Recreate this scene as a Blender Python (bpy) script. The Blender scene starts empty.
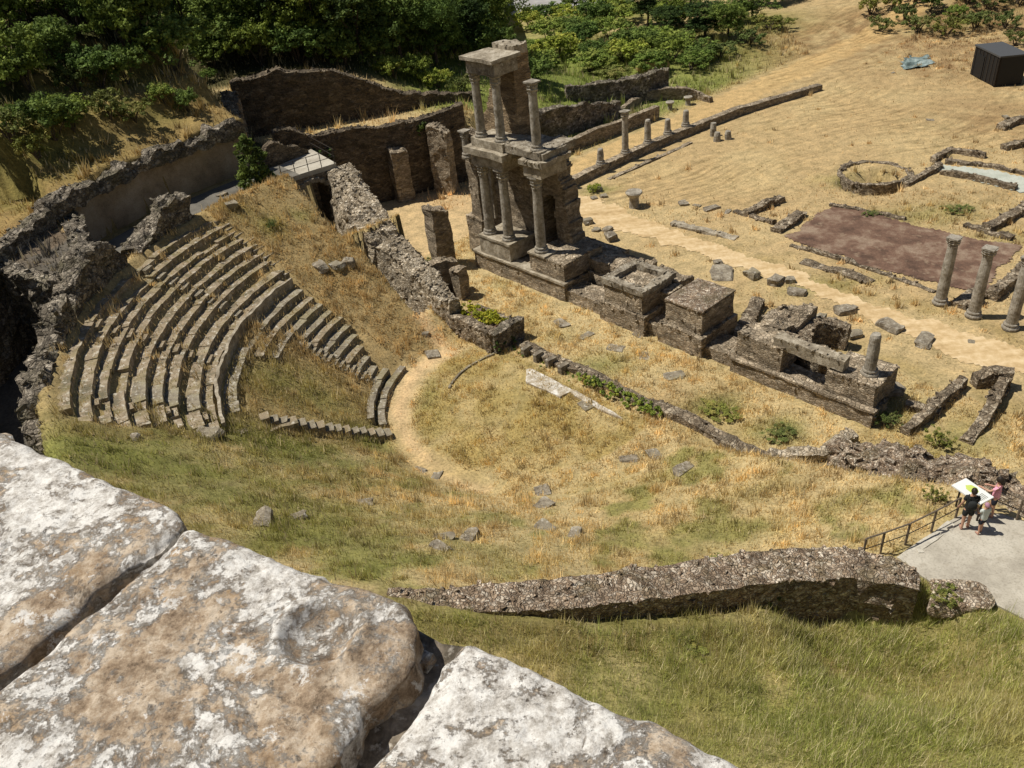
import bpy, math, random
import numpy as np
from mathutils import Matrix, Vector

rng = np.random.default_rng(7); random.seed(7)
SC = bpy.context.scene; COL = SC.collection
R = math.radians

# ------------------------------------------------------------------ camera model
F_PX = 828.0; CAM_H = 26.0
_n = np.array([138.0, 1216.0, F_PX]); _n /= np.linalg.norm(_n)
_up = -_n; _fw = np.array([0, 0, 1.0]); _fh = _fw - _up * (_fw @ _up); _fh /= np.linalg.norm(_fh)
_rt = np.cross(_fh, _up)
CM = np.array([_rt, _fh, _up])
def ray(x, y): return CM @ np.array([x - 512.0, y - 384.0, F_PX])
def at(x, y, z=0.0):
    d = ray(x, y); t = (z - CAM_H) / d[2]
    return np.array([d[0] * t, d[1] * t, z])
def proj(p):
    d = CM.T @ (np.array(p, float) - np.array([0, 0, CAM_H]))
    return 512 + F_PX * d[0] / d[2], 384 + F_PX * d[1] / d[2]
def top_z(p, ytop):
    """height at which the vertical through p reaches image row ytop"""
    lo, hi = p[2], p[2] + 22
    for _ in range(40):
        m = (lo + hi) / 2
        if proj((p[0], p[1], m))[1] > ytop: lo = m
        else: hi = m
    return lo
# theatre frame: u along the stage front, v away from the seats
OC = np.array([1.18, 37.2]); _a = R(-50)
UU = np.array([math.cos(_a), math.sin(_a)]); VV = np.array([-UU[1], UU[0]])
def uvz(u, v, z=0.0):
    p = OC + UU * u + VV * v; return np.array([p[0], p[1], z])
def pol(r, a, z=0.0): return uvz(r * math.cos(R(a)), r * math.sin(R(a)), z)

# ------------------------------------------------------------------ noise
_TB = rng.random((32, 32, 32))
def vn(x, y, z=0.0):
    x = np.asarray(x, float); y = np.asarray(y, float); z = np.asarray(z, float) + 0 * x
    xi = np.floor(x).astype(int); yi = np.floor(y).astype(int); zi = np.floor(z).astype(int)
    fx = x - xi; fy = y - yi; fz = z - zi
    fx = fx * fx * (3 - 2 * fx); fy = fy * fy * (3 - 2 * fy); fz = fz * fz * (3 - 2 * fz)
    def g(a, b, c): return _TB[(xi + a) % 32, (yi + b) % 32, (zi + c) % 32]
    c00 = g(0,0,0)*(1-fx)+g(1,0,0)*fx; c10 = g(0,1,0)*(1-fx)+g(1,1,0)*fx
    c01 = g(0,0,1)*(1-fx)+g(1,0,1)*fx; c11 = g(0,1,1)*(1-fx)+g(1,1,1)*fx
    c0 = c00*(1-fy)+c10*fy; c1 = c01*(1-fy)+c11*fy
    return (c0*(1-fz)+c1*fz) * 2 - 1
def fbm(x, y, z=0.0, o=4):
    s = 0; a = 1.0; t = 0
    for i in range(o):
        s = s + a * vn(x*2**i + 7.3*i, y*2**i + 3.1*i, np.asarray(z)*2**i + 1.7*i); t += a; a *= .5
    return s / t
def sm(a, b, x):
    t = np.clip((x - a) / (b - a), 0, 1); return t * t * (3 - 2 * t)
def inpoly(X, Y, poly):
    ins = np.zeros(np.shape(X), bool); n = len(poly)
    for i in range(n):
        x1, y1 = poly[i][:2]; x2, y2 = poly[(i+1) % n][:2]
        if y1 == y2: continue
        c = ((y1 > Y) != (y2 > Y)) & (X < (x2-x1)*(Y-y1)/(y2-y1)+x1)
        ins ^= c
    return ins
def dpoly(X, Y, poly):
    d = np.full(np.shape(X), 1e9); n = len(poly)
    for i in range(n):
        x1, y1 = poly[i][:2]; x2, y2 = poly[(i+1) % n][:2]
        L = (x2-x1)**2+(y2-y1)**2+1e-9
        t = np.clip(((X-x1)*(x2-x1)+(Y-y1)*(y2-y1))/L, 0, 1)
        d = np.minimum(d, np.hypot(X-x1-t*(x2-x1), Y-y1-t*(y2-y1)))
    return np.where(inpoly(X, Y, poly), d, -d)

# ------------------------------------------------------------------ terrain
PLAT_Z = 4.5
PLAT = [at(x, y, PLAT_Z)[:2] for x, y in ((900,556),(926,538),(950,521),(968,511),(1000,514),(1050,530),(1080,560),(1080,650),(1030,622),(992,603),(940,588),(915,572))]
BUTT = [at(x, y, 9.6)[:2] for x, y in ((-80,200),(0,203),(38,196),(70,222),(78,248),(66,272),(30,272),(0,262),(-80,255))]
def lineside(X, Y, a, b):
    dx, dy = b[0]-a[0], b[1]-a[1]; L = math.hypot(dx, dy)
    return (-(X-a[0])*dy + (Y-a[1])*dx) / L
W2A, W2B = (-16.5, 66.0), (-1.6, 71.8)
W1A, W1B = (-20.5, 72.5), (-0.5, 77.0)
def T(X, Y):
    X = np.asarray(X, float); Y = np.asarray(Y, float)
    dx = X - OC[0]; dy = Y - OC[1]
    u = dx*UU[0]+dy*UU[1]; v = dx*VV[0]+dy*VV[1]
    r = np.hypot(u, v); an = np.degrees(np.arctan2(v, u))
    k = .604 - .25 * np.where((an > -90) & (an < 60), sm(-62, -12, an), 0)
    cone = (np.clip(r, 8.15, 21.6) - 8.15) * k
    seat = (r > 8.5) & (r < 21.5) & (an > -161) & (an < -104)
    cone = cone - np.where(seat, .28, 0)
    z = cone
    west = ((an < -97) | (an > 165))
    # ambulatory trench and hill on the west
    tr = 5.0 + 2.4 * np.where(an > 0, 1, 1 - sm(-152, -138, an))
    zw = np.where(r > 22.3, tr, z)
    hill = 10.7 + .25*np.clip(r-27.5, 0, 60) + 1.2*sm(30, 32.5, r + 1.6*fbm(X*.25, Y*.25)) + 1.0*sm(34.5, 37, r + 2*fbm(X*.2+9, Y*.2))
    hill = hill + .5 * fbm(X*.35, Y*.35)
    hill = np.minimum(hill, 21)
    zw = np.where(r > 27.4, hill, zw)
    zw = np.where(inpoly(X, Y, BUTT), 9.5 + .25*fbm(X*.8, Y*.8), zw)
    # near side: trench behind the outer wall, then the slope under the town wall
    edge = (21.6 - 8.15) * k
    sA, sB = at(745, 567, 5.95), at(922, 581, 5.2)
    sd_ = -lineside(X, Y, sA, sB); st_ = ((X-sA[0])*(sB[0]-sA[0])+(Y-sA[1])*(sB[1]-sA[1]))/((sB[0]-sA[0])**2+(sB[1]-sA[1])**2)
    step_ = 1.35*sm(-.15, .2, sd_)*sm(.05, .45, st_)*(1-sm(1.05, 1.3, st_))*(1-sm(2.0, 6.0, sd_))
    trn = edge + .10 - .45*sm(-28, -14, an)*sm(22.3, 24.4, r)
    zn = np.where(r > 21.6, trn + .20*np.clip(r-22.4, 0, 4) + .38*np.clip(r-25, 0, 60), z)
    zn = zn + np.where(r > 22, .22*fbm(X*.5, Y*.5), .12*fbm(X*.6, Y*.6))
    zn = zn - step_
    wmix = sm(-92, -100, an) * (an < 0)
    zc = np.where(west, zw * 1.0, zn)
    zc = np.where((an < -90) & (an > -100), zn*(1-wmix)+zw*wmix, zc)
    pit = (u > -25.6) & (u < -16.4) & (v > -.25) & (v < 4.2)
    zc = np.where(pit, np.minimum(zc, 2.4 + .62*np.clip(u+20.8, 0, 9)), zc)
    mc = 1 - np.where(u < -10.5, sm(.1, .6, v), sm(1.3, 2.0, v))
    mc = np.where(pit, 1.0, mc)
    # north side
    n2 = lineside(X, Y, W2A, W2B); n1 = lineside(X, Y, W1A, W1B)
    zf = np.zeros_like(X)
    h2 = 5.6 - 2.0*sm(-2, 4, X)
    h1 = 8.8 - 3.3*sm(-16, 0, X) - 2.0*sm(-1, 8, X)
    zN = np.where(n2 > .3, h2, 0); zN = np.where(n1 > .3, np.maximum(h1, zN), zN)
    zN = zN + np.where(n1 > .3, .12*np.clip(n1, 0, 40)*(1-sm(-10, 20, X)), 0)
    bank = .9*sm(-25.0, -25.8, u) + 3.2*sm(-26, -37, u)
    bank = bank * (1 - sm(36, 50, v) * .85) * (v > 12)
    zN = np.where(X > 4.5, np.minimum(zN, bank), zN)
    zN = np.where((u < -28.4) & (v < 14) & (n2 <= .3) & (X < -14.5), 5.2, zN)
    zh = np.where((r > 27.4) & (u < -27), hill, 0)
    zN = np.maximum(zN, np.where(v < .35, zh, 0))
    zN = np.where(n1 > .3, np.maximum(zN, hill * (1 - sm(-4, 5, v))), zN)
    q = at(872, 183, 0); zN = zN - .85*(np.hypot(X-q[0], Y-q[1]) < 2.4)
    q = at(960, 10, 0)
    zN = zN + 4.0*np.exp(-(((X-q[0]-6)/16)**2 + ((Y-q[1]-4)/11)**2))
    zN = zN + .05*fbm(X*.3, Y*.3) + .03*fbm(X*1.3, Y*1.3, o=2)
    cut = (u < -26.8) & (v > .3)
    mc = np.where(cut, 0.0, mc)
    z = zc*mc + zN*(1-mc)
    z = np.where(mc > .999, zc, z)
    dp = dpoly(X, Y, PLAT)
    w = sm(-1.2, -.1, dp); z = z*(1-w) + (PLAT_Z-.05)*w
    return z
def t1(x, y): return float(T(np.array([x]), np.array([y]))[0])
_TS = np.concatenate([np.linspace(8, 60, 3500), np.linspace(60, 260, 3000)])
def P(x, y):
    d = ray(x, y); d = d/np.linalg.norm(d)
    X = d[0]*_TS; Y = d[1]*_TS; Z = CAM_H + d[2]*_TS
    i = int(np.argmax(Z < T(X, Y)))
    return np.array([X[i], Y[i], t1(X[i], Y[i])])

# ------------------------------------------------------------------ materials
class NT:
    def __init__(s, name, rough=.9, spec=.2):
        s.m = bpy.data.materials.new(name); s.m.use_nodes = True
        s.t = s.m.node_tree; s.b = s.t.nodes['Principled BSDF']
        s.b.inputs['Roughness'].default_value = rough; s.b.inputs['Specular IOR Level'].default_value = spec
    def n(s, k, **kw):
        x = s.t.nodes.new(k)
        for a, b in kw.items():
            if a in ('ins',):
                for i, val in b.items(): x.inputs[i].default_value = val
            else: setattr(x, a, b)
        return x
    def l(s, a, b): s.t.links.new(a, b)
    def co(s, scale=(1,1,1)):
        c = s.n('ShaderNodeTexCoord'); mp = s.n('ShaderNodeMapping'); mp.inputs['Scale'].default_value = scale
        s.l(c.outputs['Object'], mp.inputs['Vector']); return mp.outputs[0]
    def noise(s, v, sc, det=5, ro=.6, dist=0):
        x = s.n('ShaderNodeTexNoise'); x.inputs['Scale'].default_value = sc; x.inputs['Detail'].default_value = det
        x.inputs['Roughness'].default_value = ro; x.inputs['Distortion'].default_value = dist
        s.l(v, x.inputs['Vector']); return x.outputs['Fac']
    def vor(s, v, sc, feat='F1', rnd=1.0):
        x = s.n('ShaderNodeTexVoronoi'); x.feature = feat; x.inputs['Scale'].default_value = sc
        x.inputs['Randomness'].default_value = rnd; s.l(v, x.inputs['Vector']); return x
    def ramp(s, f, pts):
        x = s.n('ShaderNodeValToRGB'); e = x.color_ramp.elements
        while len(e) < len(pts): e.new(.5)
        for i, (p, c) in enumerate(pts):
            e[i].position = p; e[i].color = (*c, 1) if not isinstance(c, (int, float)) else (c, c, c, 1)
        s.l(f, x.inputs[0]); return x.outputs[0]
    def mix(s, f, a, b, mode='MIX'):
        x = s.n('ShaderNodeMix', data_type='RGBA', blend_type=mode)
        for i, q in ((0, f), (6, a), (7, b)):
            if isinstance(q, (int, float)): x.inputs[i].default_value = q
            elif isinstance(q, tuple): x.inputs[i].default_value = (*q, 1)
            else: s.l(q, x.inputs[i])
        return x.outputs[2]
    def bump(s, h, st=.5, d=.05, nrm=None):
        x = s.n('ShaderNodeBump'); x.inputs['Strength'].default_value = st; x.inputs['Distance'].default_value = d
        s.l(h, x.inputs['Height'])
        if nrm is not None: s.l(nrm, x.inputs['Normal'])
        s.l(x.outputs[0], s.b.inputs['Normal']); return x.outputs[0]
    def base(s, c):
        if isinstance(c, tuple): s.b.inputs['Base Color'].default_value = (*c, 1)
        else: s.l(c, s.b.inputs['Base Color'])
        return s

def mat_rubble(name, dark, mid, light, scale=5.2, zs=1.5, joint=.5, green=0.0):
    n = NT(name); v = n.co((1, 1, zs))
    wv = n.n('ShaderNodeVectorMath', operation='ADD')
    nz = n.n('ShaderNodeTexNoise'); nz.inputs['Scale'].default_value = 2.5; n.l(v, nz.inputs['Vector'])
    sc_ = n.n('ShaderNodeVectorMath', operation='SCALE'); sc_.inputs['Scale'].default_value = .4; n.l(nz.outputs['Color'], sc_.inputs[0])
    n.l(v, wv.inputs[0]); n.l(sc_.outputs[0], wv.inputs[1]); v2 = wv.outputs[0]
    f1 = n.vor(v2, scale); ed = n.vor(v2, scale, 'DISTANCE_TO_EDGE')
    sp = n.n('ShaderNodeSeparateColor'); n.l(f1.outputs['Color'], sp.inputs[0])
    c = n.ramp(sp.outputs[0], [(0, dark), (.5, mid), (1, light)])
    c = n.mix(n.ramp(n.noise(v, .5, 6, .65), [(.4, 0), (.6, .6)]), c, tuple(x*.55 for x in mid))
    f2 = n.vor(v2, scale*.42); s2 = n.n('ShaderNodeSeparateColor'); n.l(f2.outputs['Color'], s2.inputs[0])
    c = n.mix(1.0, c, n.ramp(s2.outputs[1], [(0, .66), (.5, 1.0), (1, 1.32)]), 'MULTIPLY')
    c = n.mix(n.ramp(n.noise(v, 6, 4), [(.55, 0), (.7, .6)]), c, light)
    if green: c = n.mix(n.ramp(n.noise(v, .9, 6), [(.5, 0), (.62, green)]), c, (.09, .085, .03))
    j = n.ramp(ed.outputs['Distance'], [(0, joint), (.09, 0)])
    c = n.mix(j, c, tuple(x*.5 for x in dark))
    n.base(c)
    hh = n.mix(.4, n.ramp(ed.outputs['Distance'], [(0, 0), (.18, 1)]), n.noise(v, 9, 4), 'MIX')
    n.bump(hh, .9, .09); return n.m
M = {}
M['rubble'] = mat_rubble('rubble', (.10,.075,.05), (.24,.185,.125), (.46,.39,.29))
M['rubble_light'] = mat_rubble('pale_rubble', (.20,.155,.10), (.42,.345,.245), (.66,.58,.46), 5.5)
M['rubble_brown'] = mat_rubble('brown_rubble', (.16,.11,.075), (.36,.265,.18), (.64,.56,.45), 9.0, 1.2, .4, .35)
M['rubble_dark'] = mat_rubble('dark_rubble', (.07,.058,.045), (.19,.16,.12), (.40,.35,.28), 4.6, 1.3, .55, .3)
M['masonry'] = mat_rubble('masonry', (.19,.15,.10), (.34,.27,.19), (.50,.42,.31), 4.6, 2.2, .5)
M['masonry_dark'] = mat_rubble('shadowy_masonry', (.07,.055,.04), (.14,.11,.075), (.22,.175,.12), 3.4, 2.0, .5)  # masonry copy for shaded walls and niche, the shade put into its colour
M['brick'] = mat_rubble('tufa_brick', (.20,.145,.085), (.32,.235,.145), (.42,.32,.205), 3.2, 3.0, .45)

def mat_stone(name, a, b, c_, sc=2.0, bs=.5, bd=.03, spots=None, moss=0):
    n = NT(name); v = n.co()
    c = n.ramp(n.noise(v, sc, 7, .68), [(.37, a), (.5, b), (.63, c_)])
    if spots:
        c = n.mix(n.ramp(n.noise(v, sc*3.1, 5, .6), [(.56, 0), (.64, .8)]), c, spots)
    if moss: c = n.mix(n.ramp(n.noise(v, .8, 7, .7), [(.47, 0), (.58, moss)]), c, (.20,.165,.06))
    c = n.mix(n.ramp(n.noise(v, 14, 3), [(.25, .55), (.5, 0)]), c, tuple(x*.45 for x in a))
    n.base(c); n.bump(n.noise(v, 8, 6, .7), bs, bd); return n.m
M['column'] = mat_stone('grey_marble', (.19,.165,.13), (.31,.28,.23), (.43,.395,.335), 1.9, .8, .04, (.20,.17,.125))
M['cornice'] = mat_stone('weathered_limestone', (.18,.15,.11), (.32,.275,.205), (.46,.41,.325), 1.8, .8, .05, (.22,.18,.125))
M['ashlar'] = mat_stone('dark_ashlar', (.12,.10,.075), (.23,.195,.145), (.36,.32,.25), 1.8, .6, .05, (.42,.39,.33))
M['seat'] = mat_stone('seat_stone', (.15,.13,.085), (.28,.22,.15), (.37,.31,.225), 1.5, .9, .05, (.54,.50,.42), .45)
M['seat_grey'] = mat_stone('grey_seat_stone', (.15,.125,.09), (.25,.215,.16), (.37,.335,.27), 1.5, .9, .05, (.50,.47,.40), .5)
M['plaster'] = mat_stone('earthy_wall_render', (.19,.145,.095), (.29,.225,.15), (.37,.30,.215), .5, .5, .05)
M['paving'] = mat_stone('pale_concrete', (.31,.28,.23), (.41,.375,.31), (.48,.445,.375), .7, .3, .015, (.35,.315,.255))
M['dark_path'] = mat_stone('grey_path', (.10,.092,.078), (.14,.13,.11), (.18,.165,.14), .7, .2, .01)
M['kerb'] = mat_stone('kerb_stone', (.40,.37,.31), (.5,.465,.395), (.58,.55,.48), 1.5, .3, .02)
M['marble'] = mat_stone('white_marble', (.30,.24,.16), (.46,.41,.33), (.74,.72,.68), 2.2, .5, .02, (.36,.29,.19))
M['basin'] = mat_stone('basin_floor', (.36,.38,.32), (.44,.46,.40), (.50,.51,.45), .5, .1, .01)
M['earth_red'] = mat_stone('red_earth', (.085,.052,.037), (.165,.098,.068), (.29,.215,.155), .45, .8, .06, (.25,.18,.125))
M['asphalt'] = mat_stone('far_road', (.26,.25,.24), (.32,.31,.30), (.38,.37,.355), .5, .1, .01)
def flat(name, c, rough=.7, metal=0, spec=.3):
    n = NT(name, rough, spec); v = n.co(); n.b.inputs['Metallic'].default_value = metal
    n.base(n.mix(n.noise(v, 7, 4), tuple(x*.82 for x in c), tuple(min(1, x*1.15) for x in c))); return n.m
M['black_paint'] = flat('black_paint', (.012,.012,.013), .6)
M['grey_roof'] = flat('grey_roof_sheet', (.07,.072,.075), .6)
M['iron'] = flat('dark_iron', (.045,.036,.03), .6, .3)
M['wood'] = flat('grey_wood', (.14,.11,.08), .8)
M['skin'] = flat('skin', (.50,.29,.20), .6); M['hair'] = flat('dark_hair', (.02,.014,.01), .6)
M['black_cloth'] = flat('black_cloth', (.02,.022,.022), .9); M['pink_cloth'] = flat('pink_cloth', (.72,.34,.44), .9)
M['white_cloth'] = flat('pale_cloth', (.55,.60,.58), .9); M['navy_cloth'] = flat('navy_cloth', (.02,.022,.035), .9)
M['shoe'] = flat('shoe', (.35,.2,.16), .8); M['mauve_cloth'] = flat('mauve_cloth', (.40,.22,.30), .9)
M['panel'] = flat('panel_white', (.72,.74,.74), .4); M['panel_green'] = flat('panel_print', (.50,.60,.14), .5)
M['panel_ink'] = flat('panel_ink', (.22,.24,.22), .5)
M['tarp'] = mat_stone('grey_tarpaulin', (.05,.07,.065), (.16,.21,.205), (.32,.38,.37), 1.2, .6, .06)
M['hay'] = flat('straw', (.48,.34,.15), .95)
# leaves: colour attribute times a per-object tint
def mat_leaf(name):
    n = NT(name, .75, .15); at_ = n.n('ShaderNodeAttribute'); at_.attribute_name = 'Col'
    oi = n.n('ShaderNodeObjectInfo')
    tint = n.ramp(oi.outputs['Random'], [(0, (.70,.8,.75)), (.5, (1.05,1.05,1)), (1, (1.55,1.35,.95))])
    c = n.mix(1.0, at_.outputs['Color'], tint, 'MULTIPLY'); n.base(c)
    tr = n.n('ShaderNodeBsdfTranslucent'); n.l(c, tr.inputs['Color'])
    mx = n.n('ShaderNodeMixShader'); mx.inputs[0].default_value = .25
    n.l(n.b.outputs[0], mx.inputs[1]); n.l(tr.outputs[0], mx.inputs[2])
    n.l(mx.outputs[0], n.t.nodes['Material Output'].inputs['Surface']); return n.m
M['leaf'] = mat_leaf('leaves')
M['bark'] = mat_stone('bark', (.05,.04,.03), (.09,.07,.05), (.14,.115,.085), 4, .6, .03)
def mat_blade():
    n = NT('grass_blades', .8, .1); a = n.n('ShaderNodeAttribute'); a.attribute_name = 'Col'; n.base(a.outputs['Color'])
    tr = n.n('ShaderNodeBsdfTranslucent'); n.l(a.outputs['Color'], tr.inputs['Color'])
    mx = n.n('ShaderNodeMixShader'); mx.inputs[0].default_value = .3
    n.l(n.b.outputs[0], mx.inputs[1]); n.l(tr.outputs[0], mx.inputs[2])
    n.l(mx.outputs[0], n.t.nodes['Material Output'].inputs['Surface']); return n.m
M['blade'] = mat_blade()
def mat_ground():
    n = NT('ground_soil', .95, .05); a = n.n('ShaderNodeAttribute'); a.attribute_name = 'Col'
    g = n.n('ShaderNodeTexCoord'); v = g.outputs['Object']
    c = a.outputs['Color']
    f = n.noise(v, 1.1, 8, .7); c = n.mix(1.0, c, n.ramp(f, [(.3, (.62,.64,.6)), (.5, (1,1,1)), (.72, (1.3,1.26,1.2))]), 'MULTIPLY')
    f2 = n.noise(v, 7, 5, .75); c = n.mix(1.0, c, n.ramp(f2, [(.3, (.5,.5,.46)), (.5, (1,1,1)), (.7, (1.35,1.33,1.28))]), 'MULTIPLY')
    # mowing swathes across the field (alpha of the attribute carries where the field was cut)
    wn = n.n('ShaderNodeTexNoise'); wn.inputs['Scale'].default_value = .035; wn.inputs['Detail'].default_value = 2; n.l(v, wn.inputs['Vector'])
    ws = n.n('ShaderNodeVectorMath', operation='SCALE'); ws.inputs['Scale'].default_value = 22; n.l(wn.outputs['Color'], ws.inputs[0])
    wa = n.n('ShaderNodeVectorMath', operation='ADD'); n.l(v, wa.inputs[0]); n.l(ws.outputs[0], wa.inputs[1])
    mp = n.n('ShaderNodeMapping'); mp.inputs['Rotation'].default_value = (0, 0, R(-26)); n.l(wa.outputs[0], mp.inputs['Vector'])
    w = n.n('ShaderNodeTexWave'); w.inputs['Scale'].default_value = .33; w.inputs['Distortion'].default_value = 9
    w.inputs['Detail'].default_value = 6; w.inputs['Detail Scale'].default_value = .9; w.bands_direction = 'Y'; n.l(mp.outputs[0], w.inputs['Vector'])
    mp2 = n.n('ShaderNodeMapping'); mp2.inputs['Scale'].default_value = (.055, 1.9, 1); n.l(mp.outputs[0], mp2.inputs['Vector'])
    sw = n.mix(.9, w.outputs['Color'], n.noise(mp2.outputs[0], 1.0, 6, .7))
    cm = n.mix(1.0, c, n.ramp(sw, [(.34, (.68,.66,.62)), (.5, (.97,.96,.94)), (.66, (1.2,1.18,1.15))]), 'MULTIPLY')
    n.base(n.mix(a.outputs['Alpha'], c, cm))
    n.bump(n.mix(.5, f, f2), .8, .12); return n.m
M['ground'] = mat_ground()
def mat_lichen(th=.49, nm='lichened_stone'):
    n = NT(nm, .95, .1); v = n.co()
    b = n.ramp(n.noise(v, 38, 10, .82), [(.36, (.13,.09,.06)), (.48, (.34,.255,.175)), (.60, (.58,.485,.375))])
    b = n.mix(n.ramp(n.noise(v, 6, 7, .65, .4), [(.47, 0), (.58, .75)]), b, n.ramp(n.noise(v, 60, 8, .8), [(.38, (.20,.125,.065)), (.55, (.42,.28,.15))]))
    big = n.noise(v, 6.5, 12, .76, .3); fine = n.noise(v, 70, 9, .8)
    m1 = n.mix(.26, big, fine)
    lic = n.ramp(n.noise(v, 75, 8, .8), [(.38, (.29,.265,.23)), (.47, (.52,.49,.45)), (.57, (.76,.74,.70))])
    c = n.mix(n.ramp(m1, [(th-.035, 0), (th-.006, .45), (th+.012, .97)]), b, lic)
    c = n.mix(n.ramp(n.noise(v, 24, 11, .8, .2), [(.55, 0), (.585, .85)]), c, (.70,.68,.645))
    c = n.mix(n.ramp(n.noise(v, 130, 8, .8, .4), [(.57, 0), (.64, .8)]), c, (.09,.07,.052))
    c = n.mix(n.ramp(n.noise(v, 21, 9, .8, .5), [(.59, 0), (.63, .8)]), c, (.15,.115,.08))
    n.base(c)
    h = n.mix(.25, n.mix(.5, n.noise(v, 45, 12, .8), n.noise(v, 160, 6, .7)), n.ramp(m1, [(th-.02, 0), (th+.012, 1)]))
    n.bump(h, 1.0, .005); return n.m
M['lichen'] = mat_lichen(.482); M['lichen_brown'] = mat_lichen(.503, 'brown_lichened_stone'); M['lichen_white'] = mat_lichen(.474, 'white_lichened_stone')
M['mortar'] = mat_stone('old_mortar', (.09,.075,.055), (.24,.20,.155), (.42,.37,.30), 26, 1.0, .012, (.50,.46,.40))

# ------------------------------------------------------------------ mesh helpers
class MB:
    def __init__(s): s.v = []; s.f = []; s.n = 0; s.c = []
    def add(s, V, F, c=None):
        V = np.asarray(V, float).reshape(-1, 3); s.v.append(V)
        for fc in F: s.f.append([i + s.n for i in fc])
        if c is not None: s.c.append(np.broadcast_to(np.array(c, float), (len(V), 4)))
        s.n += len(V); return s
    def build(s, name, mat, parent=None, smooth=False, loc=None, cols=None):
        V = np.concatenate(s.v) if s.v else np.zeros((0, 3))
        if cols is None and s.c: cols = np.concatenate(s.c)
        return mk(name, V, s.f, mat, parent, smooth, loc, cols)
def wpos(o): return np.array(o['_w']) if '_w' in o else np.zeros(3)
def mk(name, V, Fs, mat, parent=None, smooth=False, loc=None, cols=None):
    V = np.asarray(V, float)
    if loc is None: loc = np.array([(V[:,0].min()+V[:,0].max())/2, (V[:,1].min()+V[:,1].max())/2, V[:,2].min()])
    loc = np.array(loc, float)
    me = bpy.data.meshes.new(name); W = V - loc
    if isinstance(Fs, np.ndarray):
        k = Fs.shape[1]; nf = len(Fs)
        me.vertices.add(len(W)); me.vertices.foreach_set('co', W.astype(np.float32).ravel())
        me.loops.add(nf*k); me.loops.foreach_set('vertex_index', Fs.astype(np.int32).ravel())
        me.polygons.add(nf); me.polygons.foreach_set('loop_start', np.arange(0, nf*k, k, dtype=np.int32))
        me.update(calc_edges=True)
    else:
        me.from_pydata(W.tolist(), [], [list(f) for f in Fs])
    if smooth: me.polygons.foreach_set('use_smooth', np.ones(len(me.polygons), bool))
    if cols is not None:
        ca = me.color_attributes.new('Col', 'FLOAT_COLOR', 'POINT')
        ca.data.foreach_set('color', np.asarray(cols, np.float32).ravel())
    me.materials.append(mat); me.validate(); me.update()
    o = bpy.data.objects.new(name, me); COL.objects.link(o)
    pl = PW.get(parent.name, np.zeros(3)) if parent else np.zeros(3)
    o.location = tuple(loc - pl); PW[o.name] = loc
    if parent: o.parent = parent
    return o
PW = {}
def tag(o, label=None, cat=None, group=None, kind=None):
    if label: o['label'] = label
    if cat: o['category'] = cat
    if group: o['group'] = group
    if kind: o['kind'] = kind
    return o
def thing(name, label, cat, loc, group=None):
    o = bpy.data.objects.new(name, None); COL.objects.link(o); o.empty_display_size = .3
    o.location = tuple(loc); PW[o.name] = np.array(loc, float)
    return tag(o, label, cat, group)
def copy_tree(o, loc=None, rz=None, sc=None, parent=None):
    c = o.copy(); COL.objects.link(c)
    if parent: c.parent = parent
    if loc is not None: c.location = tuple(loc)
    if rz is not None: c.rotation_euler = (0, 0, rz)
    if sc is not None: c.scale = sc
    for ch in list(o.children): copy_tree(ch, parent=c)
    return c
def disp(V, amp, fr, seed=0.0):
    V = np.asarray(V, float); x, y, z = V[:,0]*fr, V[:,1]*fr, V[:,2]*fr
    d = np.stack([vn(x+seed, y, z), vn(x+11.5, y+seed, z+4.2), vn(x+3.7, y+8.1, z+seed+2.2)], 1)
    return V + amp*d
def lat(fn, n):
    """surface of a hexahedron: fn(s,t,w arrays in 0..1) -> (N,3)"""
    Vs = []; Fs = []; k = 0
    nx, ny, nz = n
    for ax in range(3):
        for side in (0, 1):
            na, nb = [(ny, nz), (nx, nz), (nx, ny)][ax]
            A, B = np.meshgrid(np.linspace(0, 1, na+1), np.linspace(0, 1, nb+1), indexing='ij')
            A = A.ravel(); B = B.ravel(); C = np.full_like(A, side)
            co = [(C, A, B), (A, C, B), (A, B, C)][ax]
            Vs.append(fn(*co))
            flip = (side == 0) ^ (ax == 1)
            for i in range(na):
                for j in range(nb):
                    a = k+i*(nb+1)+j; f = [a, a+nb+1, a+nb+2, a+1]
                    Fs.append(f[::-1] if flip else f)
            k += (na+1)*(nb+1)
    return np.concatenate(Vs), Fs
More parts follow.
